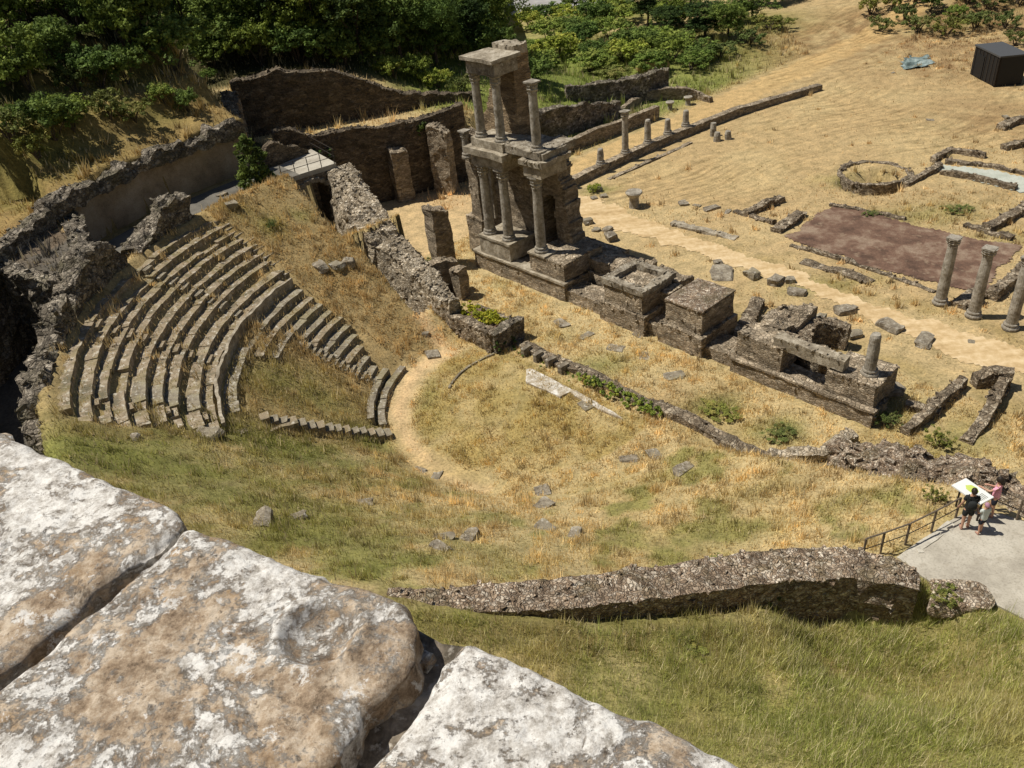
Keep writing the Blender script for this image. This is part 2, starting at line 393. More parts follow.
def tbox(mb, u0, u1, v0, v1, z0, z1, step=.35, amp=.03, fr=2.0, top=0.0, taper=0.0):
    """box in the theatre frame; top = raggedness of its top"""
    L = (abs(u1-u0), abs(v1-v0), abs(z1-z0)); n = [max(1, min(40, int(round(l/step)))) for l in L]
    def fn(s, t, w):
        tp = taper*w
        U_ = u0+(u1-u0)*(tp+(1-2*tp)*s); V_ = v0+(v1-v0)*(tp+(1-2*tp)*t); Z = z0+(z1-z0)*w
        XY = OC[None] + np.outer(U_, UU) + np.outer(V_, VV)
        if top: Z = Z + w*top*vn(XY[:,0]*.9, XY[:,1]*.9, 3.0) + w*.5*top*vn(XY[:,0]*2.7, XY[:,1]*2.7, 8.0)
        return np.column_stack([XY, Z])
    V, F_ = lat(fn, n); mb.add(disp(V, amp, fr), F_)
    if amp >= .05 and step < .5:
        g = np.random.default_rng(int(abs(u0*31+v0*17+z1*7))+3); k = int(5*(L[0]+L[1])+2.5*L[0]*L[1])
        s = g.random(k); t = g.random(k); e = g.random(k) < .6; d = g.integers(0, 4, k)
        s = np.where(e & (d == 0), 0.01, np.where(e & (d == 1), .99, s)); t = np.where(e & (d == 2), .01, np.where(e & (d == 3), .99, t))
        bedded(mb, fn(s, t, np.ones(k)), g, .48)
        k = int(2.0*(L[0]+L[1])*L[2]); s = g.random(k); t = g.random(k); d = g.integers(0, 4, k)
        s = np.where(d == 0, .0, np.where(d == 1, 1.0, s)); t = np.where(d == 2, .0, np.where(d == 3, 1.0, t))
        bedded(mb, fn(s, t, g.random(k)), g, .42)
    return mb
def wbox(mb, x0, x1, y0, y1, z0, z1, step=9, amp=0, rot=0, c=(0, 0)):
    n = [max(1, min(40, int(round(abs(l)/step)))) for l in (x1-x0, y1-y0, z1-z0)]
    cr, sr = math.cos(rot), math.sin(rot)
    def fn(s, t, w):
        X = x0+(x1-x0)*s; Y = y0+(y1-y0)*t
        return np.column_stack([c[0]+X*cr-Y*sr, c[1]+X*sr+Y*cr, z0+(z1-z0)*w])
    V, F_ = lat(fn, n); mb.add(disp(V, amp, 2.5) if amp else V, F_); return mb
def tube(mb, pts, rad, seg=8):
    pts = [np.array(p, float) for p in pts]; rs = rad if isinstance(rad, (list, tuple)) else [rad]*len(pts)
    V = []; F_ = []
    for i, p in enumerate(pts):
        d = pts[min(i+1, len(pts)-1)] - pts[max(i-1, 0)]; d /= np.linalg.norm(d)+1e-9
        a = np.cross(d, [0, 0, 1.0] if abs(d[2]) < .9 else [1.0, 0, 0]); a /= np.linalg.norm(a); b = np.cross(d, a)
        for k in range(seg):
            t = 2*math.pi*k/seg; V.append(p + rs[i]*(a*math.cos(t)+b*math.sin(t)))
    for i in range(len(pts)-1):
        for k in range(seg):
            F_.append([i*seg+k, i*seg+(k+1) % seg, (i+1)*seg+(k+1) % seg, (i+1)*seg+k])
    F_.append(list(range(seg))[::-1]); F_.append([(len(pts)-1)*seg+k for k in range(seg)])
    mb.add(V, F_); return mb
def lathe(mb, c, prof, seg=18, amp=0.0, fr=3.0, lean=(0, 0), flute=0):
    V = []; F_ = []
    z0 = prof[0][1]
    for r, z in prof:
        for k in range(seg):
            t = 2*math.pi*k/seg; rr = r*(1 - (flute if k % 2 else 0))
            V.append([c[0]+rr*math.cos(t)+lean[0]*(z-z0), c[1]+rr*math.sin(t)+lean[1]*(z-z0), c[2]+z])
    m = len(prof)
    for i in range(m-1):
        for k in range(seg): F_.append([i*seg+k, i*seg+(k+1) % seg, (i+1)*seg+(k+1) % seg, (i+1)*seg+k])
    F_.append(list(range(seg))[::-1]); F_.append([(m-1)*seg+k for k in range(seg)])
    V = np.array(V); mb.add(disp(V, amp, fr) if amp else V, F_); return mb
def rwall(mb, pts, th, amp=.10, fr=1.6, step=.28, top=.25, batter=.0, seed=0.0, rub=.45, bs=.55):
    """ruined wall along pts [(x,y,zbase,ztop)], thickness th (number or list)"""
    pts = np.array(pts, float); L = np.concatenate([[0], np.cumsum(np.hypot(*np.diff(pts[:, :2], axis=0).T))])
    ns = max(3, int(L[-1]/step)); S = np.linspace(0, L[-1], ns+1)
    Q = np.column_stack([np.interp(S, L, pts[:, k]) for k in range(4)])
    TH = np.interp(S, L, np.broadcast_to(np.array(th, float), (len(L),)))
    tg = np.gradient(Q[:, :2], axis=0); tg /= np.linalg.norm(tg, axis=1)[:, None]+1e-9
    nr = np.column_stack([-tg[:, 1], tg[:, 0]])
    hmax = (Q[:, 3]-Q[:, 2]).max(); nh = max(2, min(40, int(hmax/step))); nw = max(2, min(16, int(TH.max()/step)))
    zt = Q[:, 3] + top*vn(S*.55+seed*3, seed+1.5) + .6*top*vn(S*1.7+seed, seed+7.7)
    prof = [(-1, h/nh) for h in range(nh)] + [(-1+2*w/nw, 1.0) for w in range(nw+1)] + [(1, 1-(h+1)/nh) for h in range(nh)]
    m = len(prof); V = np.zeros((ns+1, m, 3))
    for j, (w, h) in enumerate(prof):
        hh = TH/2*(1-batter*h); crown = 0
        if h == 1.0: crown = .25*top*np.cos(w*1.5) + .35*top*vn(S*1.3+seed, w*1.7+seed, 2.0)
        V[:, j, :2] = Q[:, :2] + nr*(w*hh)[:, None]
        V[:, j, 2] = Q[:, 2] + (zt-Q[:, 2])*h + crown
    W = disp(V.reshape(-1, 3), amp, fr, seed); W = disp(W, amp*.6, fr*2.6, seed+5)
    Fs = []
    for i in range(ns):
        for j in range(m-1): Fs.append([i*m+j, i*m+j+1, (i+1)*m+j+1, (i+1)*m+j])
    # end caps: rows joining both sides
    for e in (0, ns):
        o = e*m; ring = list(range(o, o+m))
        for h in range(nh):
            a, b, c, d = ring[h], ring[h+1], ring[m-2-h], ring[m-1-h]
            if h < nh-1: f = [a, d, c, b]
            else: f = [a, d] + ring[nh:nh+nw+1][::-1]
            Fs.append(f if e == 0 else f[::-1])
    mb.add(W, Fs)
    # angular stones bedded in the faces and along the top
    G = W.reshape(ns+1, m, 3); g = np.random.default_rng(int(abs(seed)*97)+ns)
    k = int(min(900, 3.0*L[-1]*(2*hmax+TH.mean())*rub))
    i = g.integers(1, ns, k); j = np.where(g.random(k) < .55, g.integers(nh, nh+nw+1, k), g.integers(1, m-1, k))
    bedded(mb, G[i, j], g, bs); return mb
def bedded(mb, C, g, bs):
    k = len(C)
    if k == 0: return
    C = C + np.array([0, 0, -.03*bs])
    s_ = np.array([.34,.26,.17])*(.45+.9*g.random((k, 1)))*bs; cube = np.array([[a, b, c] for a in (-.5,.5) for b in (-.5,.5) for c in (-.5,.5)])
    th_ = g.random(k)*6.28; tl = g.normal(0, .3, (k, 2))
    B = cube[None]*s_[:, None, :] + g.normal(0, .028*bs, (k, 8, 3))
    B[:, :, 2] += B[:, :, 0]*tl[:, :1] + B[:, :, 1]*tl[:, 1:]
    bx = B[:, :, 0]*np.cos(th_)[:, None]-B[:, :, 1]*np.sin(th_)[:, None]; by = B[:, :, 0]*np.sin(th_)[:, None]+B[:, :, 1]*np.cos(th_)[:, None]
    B = np.stack([bx, by, B[:, :, 2]], 2) + C[:, None, :]
    fc = [[0,1,3,2],[4,6,7,5],[0,4,5,1],[2,3,7,6],[0,2,6,4],[1,5,7,3]]
    mb.add(B.reshape(-1, 3), [[q+8*e for q in f] for e in range(k) for f in fc])
def ruin(name, label, cat, pts, th, mat, group=None, parent=None, bury=.5, **kw):
    """pts: (px, py, z|None, height | ('y', row of the top)) given at the foot"""
    q = []
    for p in pts:
        w = P(p[0], p[1]) if p[2] is None else at(p[0], p[1], p[2])
        zt = top_z(w, p[3][1]) if isinstance(p[3], tuple) else w[2]+p[3]
        q.append((w[0], w[1], w[2]-bury, zt))
    o = rwall(MB(), q, th, **kw).build(name, M[mat], parent)
    if not parent: tag(o, label, cat, group)
    return o
def stone(mb, c, size, seed, amp=.22, rz=0.0, n=4):
    cr, sr = math.cos(rz), math.sin(rz)
    def fn(s, t, w):
        p = np.column_stack([s-.5, t-.5, w-.5])
        q = p/np.maximum(np.linalg.norm(p, axis=1), .3)[:, None]*.56
        p = p*.72+q*.28
        d = disp(p, amp, 1.7, seed)*np.array(size)
        return np.column_stack([c[0]+d[:, 0]*cr-d[:, 1]*sr, c[1]+d[:, 0]*sr+d[:, 1]*cr, c[2]+d[:, 2]+size[2]*.4])
    V, F_ = lat(fn, (n, n, n)); mb.add(V, F_); return mb
def sheet(poly, dz, step=.6, rag=.3, fine=1.0):
    """draped patch with an uneven edge"""
    p = np.array(poly)[:, :2]; x0, y0 = p.min(0)-.5; x1, y1 = p.max(0)+.5
    xs = np.arange(x0, x1, step); ys = np.arange(y0, y1, step)
    X, Y = np.meshgrid(xs, ys, indexing='ij')
    D = dpoly(X, Y, p) + rag*fbm(X*fine, Y*fine)
    ok = D > 0; nx, ny = X.shape
    idx = np.arange(nx*ny).reshape(nx, ny)
    q = ok[:-1, :-1] & ok[1:, :-1] & ok[1:, 1:] & ok[:-1, 1:]
    Fq = np.stack([idx[:-1, :-1][q], idx[1:, :-1][q], idx[1:, 1:][q], idx[:-1, 1:][q]], 1)
    used, inv = np.unique(Fq, return_inverse=True)
    V = np.column_stack([X.ravel(), Y.ravel(), T(X, Y).ravel()+dz])[used]
    return V, inv.reshape(-1, 4)
ORD = ['first','second','third','fourth','fifth','sixth','seventh','eighth','ninth','tenth','eleventh','twelfth','thirteenth','fourteenth','fifteenth','sixteenth','seventeenth','eighteenth','nineteenth','twentieth','twenty-first','twenty-second','twenty-third','twenty-fourth','twenty-fifth','twenty-sixth','twenty-seventh','twenty-eighth','twenty-ninth','thirtieth','thirty-first','thirty-second']


# ================================================================== GROUND
def ell(X, Y, pts):
    """soft patches of ground: (px, py, rx, ry metres, weight)"""
    m = np.zeros(np.shape(X))
    for (x, y, a, b, w) in pts:
        c = P(x, y); m = np.maximum(m, w*np.exp(-(((X-c[0])/a)**2+((Y-c[1])/b)**2)*1.2))
    return m
GREEN = [(90,460,6,4,.9),(180,470,5,4,.9),(290,450,6,3,1),(250,500,6,3,.9),(380,445,3,2.2,1),(300,390,4,2.5,.75),(430,520,4,2,.5),(320,540,5,2.4,.9),(430,415,1.0,2.6,1),(432,395,.8,2,.9),
         (450,545,4,2,.6),(600,365,2.2,1.5,.7),(560,335,1.6,1,.3),(715,405,1.6,1.2,1),(785,430,1.2,1.2,1),(760,432,1,1,.6),(490,515,1.2,.8,.8),(515,400,2.5,2.5,.35),(650,480,4,1.6,.35),
         (700,540,4,1.3,.5),(760,490,2.4,1,.4),(850,500,2,.8,.6),(560,625,7,1.6,.9),(700,640,6,2,.8),(850,650,7,3,.8),(960,640,4,2,.8),(900,740,9,5,.7),(700,700,6,4,.7),(900,410,2,2,.5),
         (570,80,9,8,1.5),(640,50,14,12,1.7),(540,60,8,9,1.5),(700,50,10,8,1.5),(460,95,5,3,.8),(750,25,8,8,1.2),(600,15,14,12,1.2),(40,110,5,5,.7),(90,60,7,6,.8),(30,140,4,4,.8),(140,105,3,2,.6),(120,90,6,3,.4),(270,225,1.0,1.0,.7),(245,215,1.5,1,.4),(300,215,.8,.8,.6),
         (600,190,1.6,1.0,.9),(850,190,3,2,.7),(930,215,5,2.4,.6),(1000,240,3,2,.5),(960,20,8,5,.8),(1000,5,10,6,.5),(430,275,1.2,1.2,.8),(500,285,1,1,.3),(830,285,4,1.3,.6),(880,215,3,1.5,.5),(960,440,2,2,.5),(910,460,2,1,.7),(640,300,.8,.8,.8),(745,330,1,1.5,.8)]
BROWN = [(960,22,24,12,1.8),(1000,60,12,9,1.3),(1010,120,8,8,.8),(900,30,6,6,.6),(980,110,9,6,.5),(870,60,6,5,.35),(960,200,6,3,.4),(150,540,4,2,.5),(420,600,3,1,.5),(600,640,8,1.1,.8),(840,665,4,.9,.8),(930,680,3,2,.5),(830,480,4,1.6,.6),(30,230,6,5,.6),(690,395,3,1.5,.5)]
STRIPE_P = [at(x, y, 0)[:2] for x, y in ((585,200),(700,80),(860,0),(1100,-40),(1200,130),(930,160),(830,190),(760,210))]
PATH_RING = None
def ground_col(X, Y):
    dx = X-OC[0]; dy = Y-OC[1]; u = dx*UU[0]+dy*UU[1]; v = dx*VV[0]+dy*VV[1]; r = np.hypot(u, v)
    an = np.degrees(np.arctan2(v, u))
    n1 = fbm(X*.22, Y*.22); n2 = fbm(X*.8+5, Y*.8+9); n3 = fbm(X*2.2, Y*2.2, 4.0, o=3)
    straw = np.array([.45,.355,.19]); gold = np.array([.39,.30,.145]); green = np.array([.16,.17,.045]); brown = np.array([.20,.125,.062]); pale = np.array([.47,.345,.185]); sand = np.array([.54,.385,.215])
    def L(a, b, t): return a*(1-t[..., None])+b*t[..., None]
    c = np.broadcast_to(straw, X.shape+(3,)).copy()
    c = L(c, np.broadcast_to(gold, c.shape), sm(-.2, .35, n1+.4*n2))
    field = sm(12, 16, v)
    c = L(c, np.broadcast_to(pale*.88, c.shape), field*(.45+.4*sm(-.3, .3, n1)))
    near = sm(14, 20, r)*(v < 1.4)*(an > -100)*(an < 15)
    c = L(c, np.broadcast_to(green*1.5, c.shape), .65*near*sm(-.25, .3, n2+.4*n1)*sm(-5,-50,an))
    cav = (r > 8.3)*(v < 1.5)
    c = L(c, np.broadcast_to(np.array([.27,.19,.085]), c.shape), .55*cav*(an < -100))
    hill = ((r > 27)*(v < 3)*(u < 0))*1.0
    c = L(c, np.broadcast_to(np.array([.24,.165,.065]), c.shape), .7*hill)
    tr_ = (r > 22.3)*(r < 27.5)*(an < -97)*(an > -146)  # trench ground darkened: the trench's shade is put into its colour
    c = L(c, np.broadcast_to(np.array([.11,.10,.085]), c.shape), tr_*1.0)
    sl = (r > 8.6)*(v < 1)*(an > -110)*(an < 10)
    g = np.maximum(ell(X, Y, GREEN), .75*sl*sm(.0, .3, n2*.8+n1*.5+n3*.3)); g = g*sm(-.55, .25, n2*.9+n3*.5+g*.55)
    c = L(c, np.broadcast_to(green, c.shape), np.clip(g, 0, 1)*.9)
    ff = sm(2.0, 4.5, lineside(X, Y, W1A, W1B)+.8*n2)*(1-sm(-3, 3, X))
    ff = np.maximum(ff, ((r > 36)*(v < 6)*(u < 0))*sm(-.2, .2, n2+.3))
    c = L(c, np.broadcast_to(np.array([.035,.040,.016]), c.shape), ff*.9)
    bk = sm(-23.5, -26, u)*sm(17, 22, v)*(1-sm(52, 72, v))*sm(-.7, -.1, n2+.5*n1+.2)
    c = L(c, np.broadcast_to(np.array([.17,.205,.05]), c.shape), np.clip(bk, 0, 1)*.9)
    b = ell(X, Y, BROWN); c = L(c, np.broadcast_to(brown, c.shape), np.clip(b*sm(-.4, .3, n2+n3*.4), 0, 1)*.8)
    # bare walking ring round the orchestra and the path to the west entrance
    ring = np.exp(-((r-7.45)/.62)**2)*(v < 1)*sm(-60, -110, an)*(an < 0)
    ring = np.maximum(ring, .9*np.exp(-((v+.15*u+1.2)/.55)**2)*(u < -6.5)*(u > -10.5))
    ring = np.maximum(ring, .6*np.exp(-((r-8.0)/.5)**2)*(v < 0)*(an > -118)*(an < -60))
    c = L(c, np.broadcast_to(sand, c.shape), np.clip(ring*(.95+.3*n2), 0, 1))
    yard = (v > 4)*(u < -19)*(v < 22)*(u > -30)*(v+u*.0 > 4)
    c = L(c, np.broadcast_to(sand*.95, c.shape), .6*yard)
    inn = (r < 6.6)*(v < 2)
    c = L(c, np.broadcast_to(np.array([.32,.245,.095]), c.shape), inn*(.45+.5*sm(-.3, .3, n2)))
    verge = np.exp(-((v-14.2)/.9)**2)+np.exp(-((v-20.6)/1.0)**2)*(u > -12)
    c = L(c, np.broadcast_to(np.array([.25,.19,.075]), c.shape), np.clip(verge, 0, 1)*.6*sm(-.4, .2, n2)*(u > -5))
    portico = (u < -19.5)*(u > -23.4)*(v > 20)
    c = L(c, np.broadcast_to(np.array([.50,.345,.16]), c.shape), .6*portico)
    # bare rubble earth where the trench walls cut the slope
    stripe = np.clip(sm(-1.5, 2, dpoly(X, Y, STRIPE_P)), 0, 1)*(.32+.68*sm(-.3, .3, fbm(X*.09+3, Y*.09+1)))
    return c*(1+.12*n3[..., None]), stripe
def axis(segs):
    o = []
    for a, b, s in segs: o += list(np.arange(a, b, s))
    return np.array(o+[segs[-1][1]])
gx = axis([(-260,-80,8),(-80,-46,1.5),(-46,-34,.5),(-34,20,.27),(20,36,.4),(36,70,.9),(70,280,8)])
gy = axis([(-40,4,3),(4,12,.5),(12,62,.27),(62,82,.35),(82,130,.9),(130,420,9)])
GX, GY = np.meshgrid(gx, gy, indexing='ij')
GZ = T(GX, GY)
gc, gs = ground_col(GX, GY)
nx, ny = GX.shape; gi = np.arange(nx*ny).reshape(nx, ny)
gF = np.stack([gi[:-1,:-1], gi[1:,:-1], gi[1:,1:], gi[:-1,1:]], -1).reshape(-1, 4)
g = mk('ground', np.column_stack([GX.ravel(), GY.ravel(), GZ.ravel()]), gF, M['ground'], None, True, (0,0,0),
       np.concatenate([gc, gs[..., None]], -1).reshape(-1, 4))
tag(g, kind='structure')

def mat_track():
    n = NT('trodden_dirt', .95, .05); v = n.co()
    mp = n.n('ShaderNodeMapping'); mp.inputs['Rotation'].default_value = (0, 0, R(50)); mp.inputs['Scale'].default_value = (.12, 1.3, 1)
    n.l(v, mp.inputs['Vector'])
    mp.inputs['Rotation'].default_value = (0, 0, R(50))
    f = n.mix(.5, n.noise(mp.outputs[0], 1.0, 6, .65), n.noise(v, 2.2, 6, .7))
    c = n.ramp(f, [(.34, (.34,.235,.115)), (.48, (.49,.355,.19)), (.62, (.64,.50,.31))])
    n.base(c); n.bump(n.noise(v, 5, 6, .7), .4, .05); return n.m
M['track'] = mat_track()
road = [at(x, y, .0)[:2] for x, y in ((560,195),(592,196),(660,225),(760,258),(860,298),(960,330),(1060,362),(1060,388),(985,368),(900,335),(800,290),(720,262),(640,238),(575,222))]
V, F_ = sheet(road, .03, .2, .8, .8); tag(mk('dirt_track', V, F_, M['track'], None, True), kind='structure')
red = [at(x, y, .0)[:2] for x, y in ((783,238),(838,203),(905,222),(1018,246),(985,296),(880,272))]
V, F_ = sheet(red, .05, .16, .7, .8); tag(mk('red_earth', V, F_, M['earth_red'], None, True), kind='structure')
far = [at(x, y, 1.5)[:2] for x, y in ((470,-12),(500,10),(560,6),(640,-6),(640,-40),(470,-40))]
far = [(a[0], a[1]) for a in far]
V, F_ = sheet(far, .06, .8, .2); tag(mk('road', V, F_, M['asphalt'], None, True), kind='structure')
V, F_ = sheet(PLAT, .0, .25, .0)
mb = MB(); pp = [np.array([*p, PLAT_Z+.02]) for p in PLAT]; n_ = len(pp)
mb.add(pp+[p-[0,0,.5] for p in pp], [list(range(n_))]+[[i, i+n_, (i+1) % n_+n_, (i+1) % n_] for i in range(n_)])
tag(mb.build('paved_terrace', M['paving']), kind='structure')
# ambulatory walkway behind the seating with its pale kerb
pw = []
for a in np.linspace(-181, -150, 30): pw.append((24.9, a))
mb = MB(); mk_ = MB()
A = np.linspace(-183, -148, 40)
Vv = []; Ff = []
for i, a in enumerate(A):
    for r_ in (23.2, 26.4): p = pol(r_, a); Vv.append([p[0], p[1], t1(*pol(24.8, max(a, -180)))+.03 if False else 7.44])
    if i: Ff.append([2*i-2, 2*i-1, 2*i+1, 2*i])
tag(mk('walkway', np.array(Vv), Ff, M['dark_path']), kind='structure')
Vv = []; Ff = []
for i, a in enumerate(np.linspace(-180, -162, 40)):
    for r_, z in ((23.15,7.0),(23.15,7.62),(22.85,7.62),(22.85,7.0)): p = pol(r_, a); Vv.append([p[0], p[1], z])
    if i:
        b = 4*i
        for k in range(3): Ff.append([b-4+k, b-3+k, b+1+k, b+k])
tag(mk('kerb', disp(np.array(Vv), .02, 2), Ff, M['kerb']), kind='structure')

# ================================================================== SEATING
def block(mb, r0, r1, a0, a1, z0, z1, sub=(3, 3, 2), amp=.04):
    def fn(s, t, w):
        rr = r0+(r1-r0)*s; aa = np.radians(a0+(a1-a0)*t)
        U_ = rr*np.cos(aa); V_ = rr*np.sin(aa)
        return np.column_stack([OC[None]+np.outer(U_, UU)+np.outer(V_, VV), z0+(z1-z0)*w])
    V, F_ = lat(fn, sub); mb.add(disp(V, amp, 2.2), F_)
def seat_row(parent, r, dr, a0, a1, h, mat, gap=0, gaps=()):
    z = (r-8.15)*.604; mb = MB(); a = a0
    while a < a1-.5:
        da = min(math.degrees(random.uniform(1.0, 2.6)/r), a1-a)
        mid = a+da/2
        if random.random() > gap and not any(g0 < mid < g1 for g0, g1 in gaps):
            j = random.uniform(-.05, .05); zj = random.uniform(-.04, .03) - (.14 if random.random() < .06 else 0)
            block(mb, r-.10+j, r+dr+.05, a, a+da-.05, z-.5, z+h+zj-.02, (3, max(3, int(da*r/17)), 2), .04)
        a += da
    return mb.build('seat_row', M[mat], parent)
up = thing('upper_seating', 'broad upper wedge of curved stone seat rows rising to the ruined outer wall', 'stone seating', pol(18.6, -132, 6))
rows_u = [21.17, 20.47, 19.88, 19.31, 18.6, 17.96, 17.39, 16.57, 16.0]
ends_u = [(-161.5,-105.5),(-162.5,-104.2),(-163,-103.6),(-162.6,-104.0),(-162.2,-104.6),(-162,-105),(-161.5,-105),(-161,-104.8),(-159.5,-104.5)]
for i, r_ in enumerate(rows_u):
    dr = (rows_u[i-1]-r_-.10) if i else .55
    seat_row(up, r_, dr, ends_u[i][0]+random.uniform(-1, 1), ends_u[i][1]+random.uniform(-.8, .8), .03, 'seat')
# paler swept blocks at the south end of the rows
for i, r_ in enumerate(rows_u[4:8]):
    mb = MB(); z = (r_-8.15)*.604
    block(mb, r_-.16, r_+.42, -116+i*.3, -110.5, z-.3, z+.10, (3, 6, 2), .05)
    mb.build('seat_slab', M['seat_grey'], up)
def steps(parent, radii, a, w, mat='seat_grey'):
    for r_ in radii:
        mb = MB(); z = (r_-8.15)*.604; dw = math.degrees(w/r_)
        block(mb, r_-.36, r_-.02, a-dw/2+random.uniform(-.3,.3), a+dw/2, z-.6, z-.16+random.uniform(-.03,.03), (2, 2, 2), .04)
        mb.build('step', M[mat], parent)
steps(up, rows_u[:-1], -144.1, .75); steps(up, rows_u[:-1], -127.6, .75, 'seat'); steps(up, rows_u[1::2], -109.2, .6, 'seat')
steps(up, rows_u[:-1], -162.2, .8)
mb = MB()
A = np.linspace(-160.5, -106, 110); Vv = []; Ff = []
for i, a in enumerate(A):
    z = 4.5-.004*abs(a+135)
    for rr, zz in ((15.62,z-.6),(15.62,z+.42),(15.78,z+.42),(15.78,z-.6)):
        Vv.append(pol(rr+.05*math.sin(a*.35), a, zz))
    if i:
        b = 4*i
        for k in range(3): Ff.append([b-4+k, b-3+k, b+1+k, b+k])
Ff += [[0,1,2,3],[4*len(A)-1,4*len(A)-2,4*len(A)-3,4*len(A)-4]]
mk('gangway_wall', disp(np.array(Vv), .05, 1.8), Ff, M['cornice'], up)

lo = thing('lower_seating', 'lower wedge of grey stone seat rows narrowing towards the orchestra', 'stone seating', pol(12.5, -152, 2.4))
rows_l = [15.0, 14.35, 13.7, 13.1, 12.5, 11.9, 11.3, 10.7, 10.1, 9.5]
ends_l = [(-160,-112),(-160.2,-134),(-160.2,-135.5),(-160.4,-146),(-160.6,-145.5),(-160.2,-145.5),(-158.5,-145.5),(-156,-145.5),(-153.5,-145),(-151,-145)]
for i, r_ in enumerate(rows_l):
    seat_row(lo, r_, (rows_l[i-1]-r_-.12) if i else .5, *ends_l[i], .06, 'seat_grey' if i % 3 != 1 else 'seat')
steps(lo, [13.3-.3*k for k in range(15)], -144.4, .8)
st = thing('stone_stair', 'straight flight of small stone steps running from the seats down to the orchestra edge', 'stairs', pol(11, -111.5, 1.6))
for k in range(15):
    r_ = 14.0-.4*k; z = (r_-8.15)*.604; mb = MB(); a = -110.8-.28*max(0, k-6); dw = math.degrees((.55+.12*random.random())/r_)
    block(mb, r_-.30, r_+.10, a-dw/2, a+dw/2, z-.4, z+.14+random.uniform(-.05, .06), (2, 2, 2), .06); mb.build('step', M['seat_grey' if k % 3 else 'seat'], st)
mb = MB(); block(mb, 12.5, 14.6, -108.9, -107.9, 2.4, 3.2, (6, 2, 2), .07); mb.build('side_kerb', M['seat'], st)
pd = thing('orchestra_kerb', 'low curved double stone kerb edging the sandy ring of the orchestra', 'kerb', pol(8.4, -138, 0))
for rr, a0, a1, h in ((8.2,-158,-122,.32),(8.75,-152,-128,.62)):
    mb = MB(); a = a0
    while a < a1:
        da = math.degrees(random.uniform(.8, 1.5)/rr); block(mb, rr, rr+.38, a, a+da-.2, -.3, h+random.uniform(-.03, .03), (2, 3, 2), .05); a += da
    mb.build('kerb_course', M['seat_grey'], pd)
# a thin stone line inside the orchestra, marble remains, drain cover
mb = MB(); A = np.linspace(-196, -147, 40)
for a, b in zip(A[:-1], A[1:]):
    p = OC+VV*1.0; 
    if random.random() > .12: block(mb, 4.9, 5.02, a, b, -.1, .10, (1, 1, 1), .03)
tag(mb.build('kerb_line', M['seat_grey']), 'thin curved stone line set in the dry orchestra grass', 'kerb')
def tag_slabs(name, label, cat, pxs, z, h, mat, step=.3, amp=.03):
    p = [at(x, y, z)[:2] for x, y in pxs]; n_ = len(p); mb = MB()
    c = np.mean(p, 0); V = []; rings = [(1.0, z-.3), (1.0, z+h*.8), (.96, z+h), (.6, z+h+.01), (.25, z+h+.012)]
    m = []
    for i in range(n_):
        a, b = np.array(p[i]), np.array(p[(i+1) % n_]); k = max(1, int(np.linalg.norm(b-a)/step))
        m += [a+(b-a)*j/k for j in range(k)]
    m = np.array(m); q = len(m)
    for s, zz in rings: V += [[*(c+(x-c)*s), zz] for x in m]
    F_ = []
    for i in range(len(rings)-1):
        for k in range(q): F_.append([i*q+k, i*q+(k+1) % q, (i+1)*q+(k+1) % q, (i+1)*q+k])
    F_.append([(len(rings)-1)*q+k for k in range(q)])
    o = mk(name, disp(np.array(V), amp, 3), F_, M[mat]); return tag(o, label, cat)
tag_slabs('marble_paving', 'patch of white marble paving left on the stage edge of the orchestra', 'paving', ((526,370),(531,369),(556,382),(572,392),(560,398),(545,391),(526,383)), .02, .09, 'marble', .25, .05)
tag_slabs('marble_strip', 'narrow broken strip of pale marble running on from the marble paving', 'paving', ((557,383),(580,394),(600,406),(620,417),(622,420),(600,411),(575,397)), .02, .10, 'marble', .3, .05)
tag_slabs('flagstone', 'single grey flagstone beside the pale marble strip', 'paving', ((577,404),(588,398),(597,406),(586,412)), .02, .08, 'seat_grey')
tag_slabs('drain_slab', 'small dark square slab at the west edge of the orchestra', 'slab', ((424,352),(438,350),(441,357),(428,359)), .05, .08, 'ashlar')

# ================================================================== STAGE BUILDING
VF = 8.6
sb = thing('stage_tower', 'tall two-storey column tower of the stage building with a projecting cornice slab', 'ruin tower', uvz(-11, 10, 0))
mb = MB(); tbox(mb, -14.6, -5.8, VF, 15.0, -.3, 1.15, .4, .05); mb.build('plinth', M['masonry'], sb)
mb = MB(); tbox(mb, -14.7, -5.7, VF-.08, 9.4, 1.15, 1.30, .5, .03); mb.build('plinth_coping', M['cornice'], sb)
mb = MB(); tbox(mb, -13.9, -10.9, 8.72, 11.0, 1.3, 2.45, .35, .04); tbox(mb, -13.95, -10.8, 8.66, 11.0, 2.45, 2.62, .4, .03); mb.build('pedestal', M['cornice'], sb)
mb = MB(); tbox(mb, -9.0, -5.9, 8.75, 12.4, 1.3, 2.5, .35, .05); mb.build('pedestal', M['masonry'], sb)
mb = MB(); tbox(mb, -9.1, -7.6, 8.68, 9.9, 2.5, 2.62, .35, .03); mb.build('pedestal_coping', M['cornice'], sb)
mb = MB(); tbox(mb, -6.6, -2.8, 11.2, 13.0, 1.0, 1.9, .4, .10, 1.6, .35); tbox(mb, -5.9, -3.0, 10.9, 14.5, -.3, 1.1, .4, .1, 1.6, .3); mb.build('rear_footing', M['masonry'], sb)
